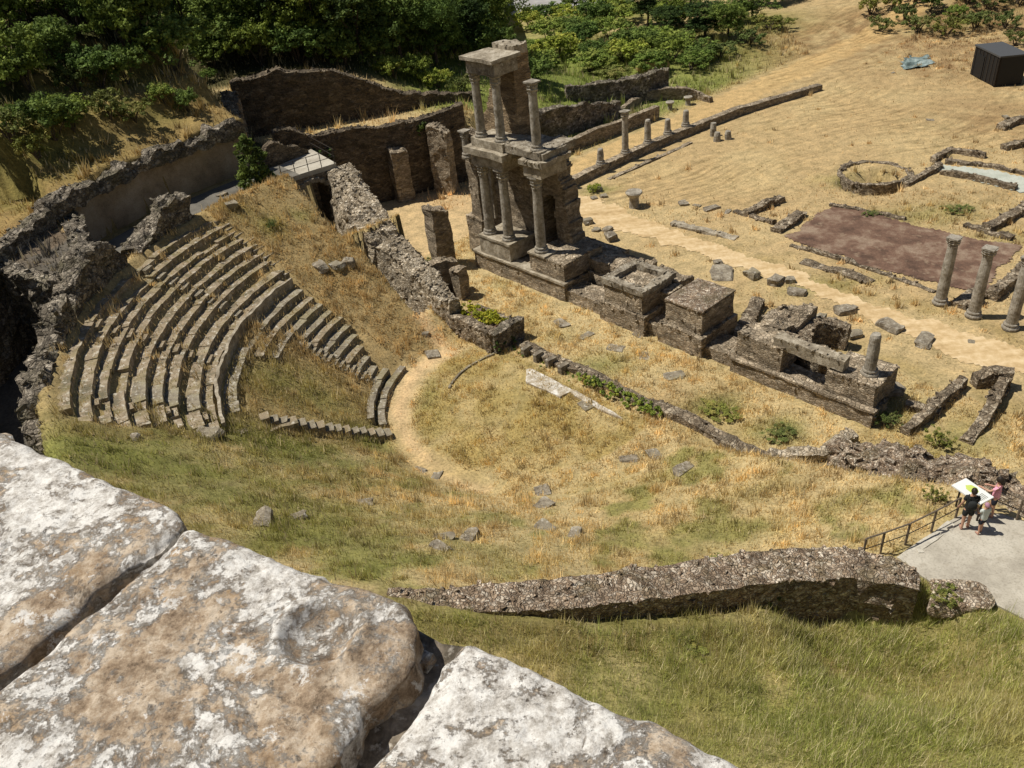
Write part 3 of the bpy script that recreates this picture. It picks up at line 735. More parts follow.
def outline(mb, pts, v0, v1, step=.3, amp=.05, fr=1.8):
    """upright slab: outline in (u,z), thickness v0..v1, broken edges"""
    us = [p[0] for p in pts]; zs = [p[1] for p in pts]
    gu = np.arange(min(us)-step, max(us)+step*2, step); gz = np.arange(min(zs), max(zs)+step*2, step)
    U_, Z_ = np.meshgrid(gu, gz, indexing='ij'); ins = inpoly(U_+1e-4+.22*vn(Z_*1.6, 3.3, v0)*(U_ > us[0]+5), Z_+1e-4+.12*vn(U_*1.5, 1.0, 2.0), pts)
    cell = ins[:-1, :-1] & ins[1:, :-1] & ins[1:, 1:] & ins[:-1, 1:]
    nu, nz = cell.shape; V = []; ids = {}; Fs = []
    def vid(i, j, k):
        key = (i, j, k)
        if key not in ids: ids[key] = len(V); V.append(uvz(gu[i], v0 + (v1-v0)*k, gz[j]))
        return ids[key]
    for i in range(nu):
        for j in range(nz):
            if not cell[i, j]: continue
            Fs.append([vid(i,j,0), vid(i+1,j,0), vid(i+1,j+1,0), vid(i,j+1,0)])
            Fs.append([vid(i,j,1), vid(i,j+1,1), vid(i+1,j+1,1), vid(i+1,j,1)])
            if i == 0 or not cell[i-1, j]: Fs.append([vid(i,j,0), vid(i,j+1,0), vid(i,j+1,1), vid(i,j,1)])
            if i == nu-1 or not cell[i+1, j]: Fs.append([vid(i+1,j,0), vid(i+1,j,1), vid(i+1,j+1,1), vid(i+1,j+1,0)])
            if j == 0 or not cell[i, j-1]: Fs.append([vid(i,j,0), vid(i,j,1), vid(i+1,j,1), vid(i+1,j,0)])
            if j == nz-1 or not cell[i, j+1]: Fs.append([vid(i,j+1,0), vid(i+1,j+1,0), vid(i+1,j+1,1), vid(i,j+1,1)])
    mb.add(disp(np.array(V), amp, fr), Fs); return mb
# lower back wall with a doorway, broken at both ends
mb = MB(); outline(mb, [(-17.3,-.2),(-9.9,-.2),(-9.9,5.4),(-8.9,5.4),(-8.9,1.0),(-7.0,1.0),(-7.3,2.4),(-7.7,4.4),(-8.1,6.2),(-8.5,7.9),(-8.7,9.0),(-14.5,9.2),(-15.2,9.9),(-15.6,9.0),(-16.3,8.3),(-16.5,6.3),(-17.0,5.0),(-17.1,2.4)], 11.3, 12.6, .16, .09)
mb.build('back_wall', M['masonry'], sb)
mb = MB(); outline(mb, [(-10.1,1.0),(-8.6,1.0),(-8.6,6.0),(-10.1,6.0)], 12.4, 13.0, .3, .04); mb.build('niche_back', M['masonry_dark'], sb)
mb = MB(); tbox(mb, -16.6, -15.6, 10.5, 11.4, -.2, 8.6, .3, .07, 1.8, .3); tbox(mb, -17.0, -15.4, 10.2, 11.4, -.2, 2.6, .3, .07, 1.8, .2); mb.build('side_pier', M['masonry'], sb)
mb = MB(); tbox(mb, -15.35, -14.75, 11.05, 11.4, 2.7, 7.0, .5, .02); mb.build('pilaster', M['cornice'], sb)
mb = MB(); outline(mb, [(-15.2,9.0),(-11.3,9.0),(-11.25,14.0),(-11.4,14.3),(-13.5,14.3),(-13.6,13.4),(-13.9,12.0),(-14.5,10.6),(-15.0,10.0)], 11.0, 12.4, .18, .05); mb.build('upper_wall', M['brick'], sb)
# entablature over the lower columns
mb = MB(); tbox(mb, -14.0, -10.9, 8.9, 11.2, 7.55, 8.35, .4, .03); tbox(mb, -14.3, -10.6, 8.6, 11.2, 8.35, 8.75, .4, .04, 2, .06)
tbox(mb, -9.0, -7.5, 8.9, 11.2, 7.75, 8.5, .4, .04); tbox(mb, -9.2, -7.2, 8.7, 11.3, 8.5, 8.85, .4, .05, 2, .1); mb.build('lower_entablature', M['cornice'], sb)
mb = MB(); tbox(mb, -13.9, -10.9, 9.0, 11.1, 8.75, 9.3, .4, .04); mb.build('attic', M['cornice'], sb)
mb = MB(); tbox(mb, -10.9, -7.4, 9.1, 11.2, 8.85, 9.3, .35, .05, 2.4, .06); tbox(mb, -9.0, -7.6, 9.0, 12.2, 8.9, 9.38, .35, .06, 2.4, .08); mb.build('attic', M['ashlar'], sb)
# top entablature and slab
mb = MB(); tbox(mb, -13.6, -11.0, 9.05, 11.0, 13.4, 14.2, .4, .03); mb.build('upper_entablature', M['ashlar'], sb)
mb = MB(); tbox(mb, -13.75, -10.85, 8.75, 11.2, 14.2, 14.42, .4, .04); mb.build('cornice_slab', M['cornice'], sb)
mb = MB(); tbox(mb, -13.3, -11.3, 11.1, 12.2, 14.15, 14.75, .35, .08, 1.8, .15); mb.build('ridge_block', M['cornice'], sb)
def column(parent, c, h, r, name='column', cap=True, mat='column', broken=0, base=True, lean=(0, 0)):
    """base, shaft, capital"""
    co = bpy.data.objects.new(name, None); COL.objects.link(co); co.parent = parent
    pl = PW[parent.name]; co.location = tuple(np.array(c)-pl); PW[co.name] = np.array(c, float)
    return colparts(co, c, h, r, cap, mat, broken, base, lean)
def colparts(co, c, h, r, cap=True, mat='column', broken=0, base=True, lean=(0, 0)):
    zb = 0
    if base:
        mb = MB(); lathe(mb, c, [(r*1.45,0),(r*1.5,.10),(r*1.4,.16),(r*1.15,.22),(r*1.3,.28),(r*1.25,.34),(r*1.05,.38)], 18, .015)
        mb.build('base', M[mat], co, False); zb = .36
    hc = r*(2.3 if 'forum' not in co.name else 1.5) if cap else 0; hs = h-hc
    prof = [(r*(1.03-.16*((t)**1.6)), zb+(hs-zb)*t) for t in np.linspace(0, 1, 14)]
    if broken:
        prof[-1] = (prof[-1][0]*.8, prof[-1][1])
    mb = MB(); lathe(mb, c, prof, 20, .022 if not broken else .035, 2.6, lean); mb.build('shaft', M[mat], co, False)
    if cap:
        q = np.array([c[0]+lean[0]*hs, c[1]+lean[1]*hs, c[2]]); mb = MB()
        lathe(mb, q, [(r*.92,hs),(r*1.08,hs+.02),(r*1.0,hs+.08*hc),(r*1.22,hs+.32*hc),(r*1.08,hs+.38*hc),(r*1.26,hs+.62*hc),(r*1.12,hs+.68*hc),(r*1.36,hs+.86*hc)], 24, .04, 6, (0, 0), .12)
        s_ = r*(1.25 if 'forum' not in co.name else 1.08); wbox(mb, -s_, s_, -s_, s_, q[2]+hs+.86*hc, q[2]+h, .25, .03, _a, q[:2]); mb.build('capital', M[mat], co)
    return co
for u_, h in ((-13.4,4.95),(-11.5,4.95),(-8.4,5.1)): column(sb, uvz(u_, 9.3, 2.62), h, .33)
for u_ in (-13.4,-11.5,-8.3): column(sb, uvz(u_, 9.5, 9.3), 4.12, .29)
column(sb, uvz(-16.0, 10.2, 7.2), 1.9, .26, 'column_stump', True)
# ---- other stage podium blocks
mb = MB(); tbox(mb, -5.8, 6.9, VF+.1, 10.4, -.3, .75, .35, .07, 1.7, .12); o = mb.build('stage_footing', M['masonry']); tag(o, 'long low stone footing joining the podium blocks along the stage front', 'stone footing')
b1 = thing('stage_podium', 'square masonry podium with a projecting rim and grassy hollow top, nearest the tower', 'podium', uvz(-.6, 9.5, 0), 'stage front podiums')
mb = MB(); tbox(mb, -2.6, .9, 8.3, 12.2, -.3, 1.25, .3, .06, 1.8, .05); mb.build('foot', M['masonry'], b1)
mb = MB(); tbox(mb, -2.3, .6, 8.5, 11.3, 1.25, 2.5, .3, .05); mb.build('body', M['masonry'], b1)
mb = MB(); tbox(mb, .6, 1.2, 10.2, 11.6, .5, 2.1, .35, .05); tbox(mb, -1.6, .8, 11.6, 13.2, -.2, 2.0, .35, .10, 1.8, .3); mb.build('rear_pier', M['masonry'], b1)
mb = MB(); tbox(mb, -2.45, .75, 8.4, 8.95, 2.5, 2.85, .3, .05); tbox(mb, .2, .75, 8.95, 11.5, 2.5, 2.83, .3, .06); tbox(mb, -2.45, -1.95, 8.95, 11.5, 2.5, 2.83, .3, .06); tbox(mb, -1.95, .2, 11.0, 11.5, 2.5, 2.88, .3, .06); mb.build('rim', M['ashlar'], b1)
b2 = thing('stage_podium', 'flat-topped square masonry podium in the middle of the stage front', 'podium', uvz(3.5, 9.5, 0), 'stage front podiums')
mb = MB(); tbox(mb, 1.9, 4.9, 8.35, 11.9, -.3, 1.3, .3, .07, 1.8, .05); mb.build('foot', M['masonry'], b2)
mb = MB(); tbox(mb, 2.2, 4.7, 8.65, 11.7, 1.3, 2.75, .3, .05); mb.build('body', M['masonry'], b2)
mb = MB(); tbox(mb, 2.15, 4.75, 8.6, 11.75, 2.75, 2.85, .3, .03); mb.build('top_slab', M['rubble_brown'], b2)
b3 = thing('stage_gatehouse', 'ruined stage block with a fallen beam, a curved niche wall and one short column', 'ruin', uvz(11, 9, 0))
mb = MB(); tbox(mb, 6.9, 14.9, 8.3, 9.9, -.4, .85, .3, .08, 1.8, .08); mb.build('plinth', M['masonry'], b3)
mb = MB(); tbox(mb, 6.85, 15.0, 8.2, 8.6, .85, .97, .35, .04); mb.build('plinth_coping', M['masonry'], b3)
mb = MB(); tbox(mb, 7.0, 9.7, 8.55, 10.2, .9, 2.4, .28, .07, 1.8, .15); tbox(mb, 7.3, 8.9, 10.0, 13.4, -.2, 2.4, .3, .12, 1.6, .4); mb.build('pier', M['masonry'], b3)
mb = MB(); tbox(mb, 12.2, 14.7, 8.55, 10.9, .8, 2.1, .28, .06, 1.8, .06); mb.build('pier', M['masonry'], b3)
mb = MB(); tbox(mb, 9.1, 12.9, 8.7, 9.3, 2.2, 2.85, .3, .05, 1.8, .05); mb.build('beam', M['cornice'], b3)
mb = MB(); A = np.linspace(95, 275, 20)
rwall(mb, [(*uvz(10.7+1.7*math.cos(R(a)), 12.4+1.7*math.sin(R(a)))[:2], -.3, 1.2+.7*math.sin(R((a-95)))) for a in A[::-1]], .7, .08, 1.6, .25, .2); mb.build('niche_wall', M['rubble'], b3)
mb = MB(); tbox(mb, 9.8, 12.6, 10.9, 11.6, -.2, 1.2, .3, .1, 1.8, .2); mb.build('rear_wall', M['masonry'], b3)
for k in range(4):
    mb = MB(); stone(mb, uvz(13.0+.5*k, 11.1+.2*(k % 2), .3+.3*(3-k)), (.9,.8,.5), 3.3*k, .2, k); mb.build('fallen_block', M['ashlar'], b3)
column(b3, uvz(13.9, 9.5, 2.1), 2.3, .29, 'column_stump', False, 'column', 1)

# ---- stage front wall (pulpitum) and neighbouring walls
pf = []
for u_ in np.linspace(-5.0, 12.6, 30): p = uvz(u_, 3.05+.1*math.sin(u_)); pf.append((p[0], p[1], -.4, .30+.05*math.sin(u_*2)))
o = rwall(MB(), pf, .75, .09, 1.8, .25, .12).build('stage_front_wall', M['rubble']); tag(o, 'long low rubble wall across the theatre between the orchestra and the stage floor', 'low wall')
for k, u_ in enumerate(np.linspace(-3.4, -.4, 4)):
    mb = MB(); tbox(mb, u_, u_+.28, 2.25, 2.9, -.2, .5, .2, .04); tag(mb.build('buttress_stone', M['ashlar']), '%s small upright stone set against the stage front wall, counted from the tower side' % ORD[k], 'stone', 'upright stones along the stage front wall')
pl_ = thing('planter_wall', 'low rubble enclosure filled with lime green plants at the west end of the stage front', 'low wall', uvz(-6.4, 2.8, 0))
mb = MB(); rwall(mb, [(*uvz(u_, 1.7)[:2], -.4, 1.35) for u_ in np.linspace(-9.0, -5.0, 10)], .7, .09, 1.8, .22, .15); mb.build('front_wall', M['rubble'], pl_)
mb = MB(); rwall(mb, [(*uvz(-5.0, v_)[:2], -.4, 1.45) for v_ in np.linspace(1.5, 3.9, 6)], .6, .09, 1.8, .22, .15); mb.build('end_wall', M['rubble_dark'], pl_)
mb = MB(); rwall(mb, [(*uvz(u_, 3.6)[:2], -.4, 1.1) for u_ in np.linspace(-8.8, -5.2, 10)], .4, .06, 1.8, .22, .1); mb.build('back_wall', M['rubble'], pl_)
mb = MB(); tbox(mb, -8.8, -5.2, 1.95, 3.5, -.2, .95, .4, .08); mb.build('soil', M['earth_red'], pl_)
# ================================================================== WEST ENTRANCE AND OUTER WALLS
def uvwall(mb, L, th, **kw):
    return rwall(mb, [(*uvz(u_, v_)[:2], a, b) for u_, v_, a, b in L], th, **kw)
pw_ = thing('parodos_wall', 'pale sloping rubble wall climbing from the orchestra towards the arched bridge', 'ruined wall', uvz(-16, 2.2, 0))
mb = MB(); uvwall(mb, [(-24.3,4.9,1.2,6.4),(-22.3,4.2,1.0,6.3),(-20,3.3,.4,5.6),(-17.5,2.5,.3,4.9),(-15.3,2.1,.0,4.2)], [3.0,3.7,4.3,4.2,3.4], amp=.17, top=.5, step=.22, seed=2.0, batter=.42, rub=1.0, bs=.55); mb.build('upper_stretch', M['rubble_light'], pw_)
mb = MB(); uvwall(mb, [(-15.2,2.2,-.4,4.2),(-14.2,2.2,-.4,3.9),(-12,2.1,-.4,3.2),(-10.2,2.0,-.4,2.5),(-8.7,1.9,-.4,2.0)], [3.2,2.7,2.3,1.8,1.3], batter=.35, amp=.11, top=.3, step=.22, seed=4.0, rub=1.0, bs=.55); mb.build('lower_stretch', M['rubble_light'], pw_)
mb = MB(); uvwall(mb, [(-15.5,3.1,-.3,3.2),(-14.0,3.1,-.3,3.1)], .6, amp=.08, top=.15, step=.22); mb.build('doorway_lintel', M['rubble_light'], pw_)
mb = MB(); uvwall(mb, [(-13.3,2.9,-.3,2.9),(-13.0,5.6,-.3,2.4)], .8, amp=.08, top=.2, step=.22); tag(mb.build('cross_wall', M['masonry']), 'short cross wall running back from the pale sloping rubble wall', 'ruined wall')
mb = MB(); uvwall(mb, [(-12.2,4.9,-.3,2.3),(-11.5,5.0,-.3,2.2)], .9, amp=.08, top=.15, step=.22); tag(mb.build('stone_pier', M['masonry']), 'small square pier in the dark passage between the rubble wall and the tower', 'pier')
o = ruin('stone_pier', 'broad broken pier standing beside the left foot of the column tower', 'pier', [(436,268,0,('y',203)),(452,262,0,('y',207))], 1.2, 'masonry', amp=.09, top=.3, step=.25)
# bridge with its arch, deck and railing
br = thing('arched_bridge', 'arched passage with a pale paved deck and thin railing above it', 'bridge', at(305, 175, 6))
dk = [at(x, y, 7.0) for x, y in ((281,180),(336,163),(311,149),(267,170))]
mb = MB(); n_ = 4; mb.add(dk+[p-[0,0,.35] for p in dk], [[0,1,2,3][::-1] if False else [3,2,1,0], [4,5,6,7]]+[[i, (i+1) % 4, (i+1) % 4+4, i+4] for i in range(4)]); mb.build('deck', M['paving'], br)
fa, fb = dk[0][:2], dk[1][:2]; fd = (fb-fa)/np.linalg.norm(fb-fa); fl = np.linalg.norm(fb-fa); fn_ = np.array([-fd[1], fd[0]])
arc_c, arc_r = fl*.50, 1.4
def facew(mb, L, depth, z0, z1, cx, rad, zs, step=.28):
    """wall face with an arched opening, depth behind it"""
    n = int(L/step); xs = np.linspace(0, L, n+1)
    def lowz(x):
        d = abs(x-cx)
        return z0 if d >= rad else zs+math.sqrt(max(0, rad*rad-d*d))
    xs = np.sort(np.concatenate([xs, [cx-rad-.001, cx-rad+.001, cx+rad-.001, cx+rad+.001]]))
    V = []; F_ = []; m = 8
    for x in xs:
        lz = min(lowz(x), z1-.25)
        for k in (0, 1):
            q = fa + fd*x + fn_*(depth*k)
            for j in range(m+1): V.append([*q, lz+(z1-lz)*j/m])
    w = 2*(m+1)
    for i in range(len(xs)-1):
        b, c = i*w, (i+1)*w
        for j in range(m):
            F_.append([b+j, c+j, c+j+1, b+j+1]); F_.append([b+m+1+j, b+m+2+j, c+m+2+j, c+m+1+j])
        F_.append([b+m, c+m, c+2*m+1, b+2*m+1]); F_.append([b, b+m+1, c+m+1, c])
    for b in (0, (len(xs)-1)*w): F_.append([b]+[b+m, b+2*m+1, b+m+1])
    mb.add(disp(np.array(V), .05, 2), F_); return mb
facew(MB(), fl, 2.6, 1.0, 6.66, arc_c, arc_r, 4.75).build('arch_wall', M['masonry'], br)
mb = MB()
for k in range(13):
    t = math.pi*k/12; q = fa+fd*(arc_c+(arc_r+.18)*math.cos(t))-fn_*.05
    stone(mb, (*q, 4.75+(arc_r+.15)*math.sin(t)-.1), (.38,.3,.34), k*1.7, .12, 0, 2)
mb.build('arch_ring', M['cornice'], br)
for i in range(2):
    mb = MB(); a, b = (dk[0], dk[1]) if i == 0 else (dk[1], dk[2])
    for t in np.linspace(0.03, .97, 5 if i == 0 else 3):
        p = a+(b-a)*t; tube(mb, [p, p+[0,0,1.0]], .03, 6)
    for h in (.5, 1.0): tube(mb, [a+[0,0,h], b+[0,0,h]], .022, 6)
    mb.build('railing', M['iron'], br)
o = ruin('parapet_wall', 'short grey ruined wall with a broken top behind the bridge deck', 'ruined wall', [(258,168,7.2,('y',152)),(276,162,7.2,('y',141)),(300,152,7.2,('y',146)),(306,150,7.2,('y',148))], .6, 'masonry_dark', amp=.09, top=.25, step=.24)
# outer ruined wall of the seating
def arcwall(mb, r_, L, th, **kw): return rwall(mb, [(*pol(r_+dr, a)[:2], zb, zt) for a, dr, zb, zt in L], th, **kw)
mb = MB(); arcwall(mb, 22.3, [(-101,-.2,4.6,7.4),(-105,0,4.6,7.9),(-110,.1,4.6,8.2),(-116,.1,4.6,8.4),(-122,.0,4.6,8.6),(-127,-.1,4.6,8.9)], [.9,1.1,1.2,1.1,1.2,1.1], amp=.2, top=.55, step=.22, seed=1.0)
tag(mb.build('outer_wall', M['rubble_dark']), 'dark crumbling outer wall curving round the lower left of the seating', 'ruined wall')
mb = MB(); arcwall(mb, 22.3, [(-127,-.1,5,8.7),(-131,.1,5,9.1),(-136,.1,6,9.7),(-140,.1,6.5,9.8),(-143.5,-.2,6.5,8.5)], [1.1,1.4,1.5,1.4,1.0], amp=.18, top=.5, step=.22, seed=3.0, batter=.2)
tag(mb.build('outer_wall', M['rubble_dark']), 'tallest dark lump of outer wall behind the top seat row', 'ruined wall')
mb = MB(); arcwall(mb, 22.2, [(-146.5,.1,6.8,8.2),(-150,.3,6.8,8.8),(-153,.3,6.8,9.0),(-156,.3,6.8,9.6),(-160,.2,6.8,9.2)], [1.1,1.3,1.2,1.3,1.0], amp=.2, top=.45, step=.22, seed=6.0)
tag(mb.build('outer_wall', M['rubble_dark']), 'separate jagged piece of outer wall nearest the dark walkway', 'ruined wall')
bt = [*BUTT]; cb = np.mean(bt, 0)
mb = MB(); pts = [at(x, y, 9.6) for x, y in ((-40,262),(0,265),(32,275),(66,276),(80,250),(74,222),(58,206))]
rwall(mb, [(p[0], p[1], 4.8, 9.7) for p in pts], .9, amp=.2, top=.35, step=.24, seed=8.0); tag(mb.build('vault_edge', M['rubble_dark']), 'ragged rubble lip of the grass-topped vault over the dark trench', 'ruined wall')
mb = MB(); arcwall(mb, 27.2, [(a, 0, 4.4, 10.4) for a in np.linspace(-147, -104, 14)], .9, amp=.16, top=.3, step=.3, seed=21.0); tag(mb.build('retaining_wall', M['rubble_dark']), 'dark rubble wall in the shadowed trench at the left picture edge', 'retaining wall')
# concave retaining wall below the hill
rw = thing('retaining_wall', 'high curved earth-rendered wall with rubble along its top, under the hill', 'retaining wall', pol(27.3, -165, 7))
A = np.linspace(-179.6, -146, 60); Vv = []; Ff = []
for i, a in enumerate(A):
    for j, z in enumerate(np.linspace(5.0, 10.3, 10)): Vv.append(pol(27.0+.03*z, a, z))
    for z in (10.3, 5.0): Vv.append(pol(27.8, a, z))
    if i:
        b = 12*i
        for k in range(11): Ff.append([b-12+k, b-11+k, b+1+k, b+k])
mk('wall', disp(np.array(Vv), .10, 1.2), Ff, M['plaster'], rw, True)
mb = MB(); arcwall(mb, 27.45, [(a, .1*math.sin(a), 9.9, 10.7+.25*math.sin(a*.7)) for a in np.linspace(-179.5, -147, 16)], 1.1, amp=.2, top=.4, step=.24, seed=9.0); mb.build('rubble_cap', M['rubble_dark'], rw)
q = [uvz(-37,4.0,10.6), uvz(-34.5,2.7,10.2), uvz(-32,1.5,9.0), uvz(-29.8,.6,7.9)]
mb = MB(); rwall(mb, [(p[0], p[1], 5.0, p[2]) for p in q], [1.3,1.2,1.0,.8], amp=.12, top=.3, step=.25, seed=11.0); tag(mb.build('return_wall', M['rubble']), 'sunlit wall end stepping down beside the curved retaining wall', 'ruined wall')
# two tall walls of the west wing
def lwall(a, b, zb, prof, n=22):
    px = [p[0] for p in prof]; py = [p[1] for p in prof]; L = []
    for t in np.linspace(0, 1, n):
        p = np.array([a[0]+(b[0]-a[0])*t, a[1]+(b[1]-a[1])*t, zb]); y = 0
        for _ in range(6):
            q = proj((p[0], p[1], zb+4)); y = np.interp(q[0], px, py)
        L.append((p[0], p[1], zb-.4, max(zb+.4, top_z(p, y))))
    return L
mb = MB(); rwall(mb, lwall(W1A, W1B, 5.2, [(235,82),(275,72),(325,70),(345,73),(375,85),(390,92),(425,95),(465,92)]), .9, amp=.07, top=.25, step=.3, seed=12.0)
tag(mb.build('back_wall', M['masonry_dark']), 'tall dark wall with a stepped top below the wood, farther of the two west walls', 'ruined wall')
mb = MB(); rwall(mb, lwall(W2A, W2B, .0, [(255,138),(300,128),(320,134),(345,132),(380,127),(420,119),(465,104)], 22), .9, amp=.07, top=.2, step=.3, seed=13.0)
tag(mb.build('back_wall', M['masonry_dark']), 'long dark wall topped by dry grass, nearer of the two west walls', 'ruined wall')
ruin('leaning_pier', 'tall slim masonry pier standing free before the nearer west wall', 'pier', [(397,200,.1,('y',148)),(413,196,.1,('y',152))], 1.1, 'masonry', amp=.10, top=.4, step=.25, seed=3)
ruin('wall_stub', 'sunlit stub of wall butting the right end of the nearer west wall', 'ruined wall', [(438,190,.1,('y',128)),(456,192,.1,('y',132))], .9, 'masonry', amp=.08, top=.4, step=.25, seed=5)
mb = MB(); p = at(392,190,.05); q = at(436,176,.05); rwall(mb, [(p[0],p[1]-.4,-.1,.12),((p[0]+q[0])/2,(p[1]+q[1])/2,-.1,.1),(q[0],q[1],-.1,.12)], .25, amp=.05, top=.05); tag(mb.build('kerb_line', M['marble']), 'pale line of kerb stones across the dry yard behind the rubble wall', 'kerb')
# ================================================================== PORTICO BEHIND THE STAGE
mb = MB(); uvwall(mb, [(-19.2,21.2,-.3,.7),(-19.3,30,-.3,.75),(-19.0,38,-.3,.75),(-18.2,46,-.3,.75),(-15.7,57.5,-.3,.6)], .75, amp=.03, top=.05, step=.35, rub=.08)
tag(mb.build('portico_wall', M['masonry']), 'very long low wall carrying the broken portico columns across the field', 'low wall')
mb = MB(); uvwall(mb, [(-17.6,26.5,-.2,.12),(-17.3,31,-.2,.15),(-17.2,37.5,-.2,.1)], .4, amp=.05, top=.06, step=.4); tag(mb.build('gutter_stones', M['masonry']), 'thin line of gutter stones in the grass beside the portico wall', 'kerb')
def lonecol(name, label, cat, p, h, r, cap, group, broken=1, base=True, lean=(0, 0)):
    t = thing(name, label, cat, p, group); colparts(t, np.array(p), h, r, cap, 'column', 0 if cap else broken, base, lean); return t
for k, (v_, h, cap) in enumerate([(23.0,1.5,0),(27.4,1.4,0),(30.7,3.75,1),(33.8,2.15,0),(36.7,1.4,0),(39.4,1.5,0)]):
    lab = ['broken portico column stump closest to the tower','short portico column stump left of the only full portico column','full-height portico column with its capital behind the tower','half-height portico column just right of the full one','shortest portico stump, between the half-height column and the last stump','last broken portico stump at the far end of the row'][k]
    lonecol('portico_column', lab, 'column', uvz(-19.3+.012*(v_-23)*.5, v_, .72), h, .29, bool(cap), 'portico columns', 1, k != 0)
for k, (x, y, h, rr, lab) in enumerate([(713,136,1.2,.3,'pale tapering stone end standing against the portico wall'),(717,141,.8,.33,'squat drum on the grass, left of a pair by the portico wall'),(728,139,.75,.33,'squat drum on the grass, right of a pair by the portico wall')]):
    t = P(x, y); mb = MB(); lathe(mb, t, [(rr*1.1,-.2),(rr,.05),(rr*.95,h*.6),(rr*.8,h)], 12, .05, 2); tag(mb.build('column_drum', M['column']), lab, 'column drum', 'column drums by the portico wall')
for x, y, lab in ((670,110,'loose capital on the dry grass inside the apse, left one'),(688,105,'loose capital on the dry grass inside the apse, right one'),(634,207,'waist-high pedestal topped by a capital on the verge of the dirt track')):
    t = P(x, y); big = 1.5 if y > 150 else 1.0; mb = MB(); lathe(mb, t, [(.30*big,-.1),(.27*big,.1),(.25*big,.55*big),(.34*big,.62*big),(.46*big,.8*big),(.42*big,.86*big)], 14, .03, 3); tag(mb.build('capital', M['column']), lab, 'capital')
ruin('inner_wall', 'long straight wall behind the portico columns, edging the mown strip', 'ruined wall', [(556,158,0,('y',146)),(590,144,0,('y',131)),(625,131,0,('y',118)),(657,118,0,('y',106))], .6, 'masonry', amp=.04, top=.08, step=.35, rub=.08)
ruin('bank_wall', 'dark ragged wall in the dry grass right behind the tower', 'ruined wall', [(532,140,1.2,('y',113)),(560,134,1.2,('y',107)),(590,124,1.2,('y',104)),(618,113,1.2,('y',103))], .8, 'rubble_dark', amp=.14, top=.3, step=.3, seed=2)
ruin('bank_wall', 'longer ragged dark wall higher up, ending squarely near the apse', 'ruined wall', [(566,101,2.2,('y',87)),(600,101,1.6,('y',83)),(635,96,1.2,('y',77)),(666,90,.8,('y',69))], .8, 'rubble_dark', amp=.12, top=.3, step=.3, seed=4)
ap = [(636,107,99),(644,105,92),(657,103,88),(670,101,87),(684,100,88),(698,99,91),(711,102,97)]
ruin('apse_wall', 'low curved apse wall at the far end of the mown strip', 'ruined wall', [(x, y, .05, ('y', h)) for x, y, h in ap], .5, 'masonry', amp=.07, top=.15, step=.3)
ruin('connecting_wall', 'thin low wall slanting up from the inner wall to the apse', 'low wall', [(612,124,.6,('y',114)),(628,112,.6,('y',103)),(640,104,.4,('y',96))], .5, 'masonry', amp=.07, top=.15, step=.3)
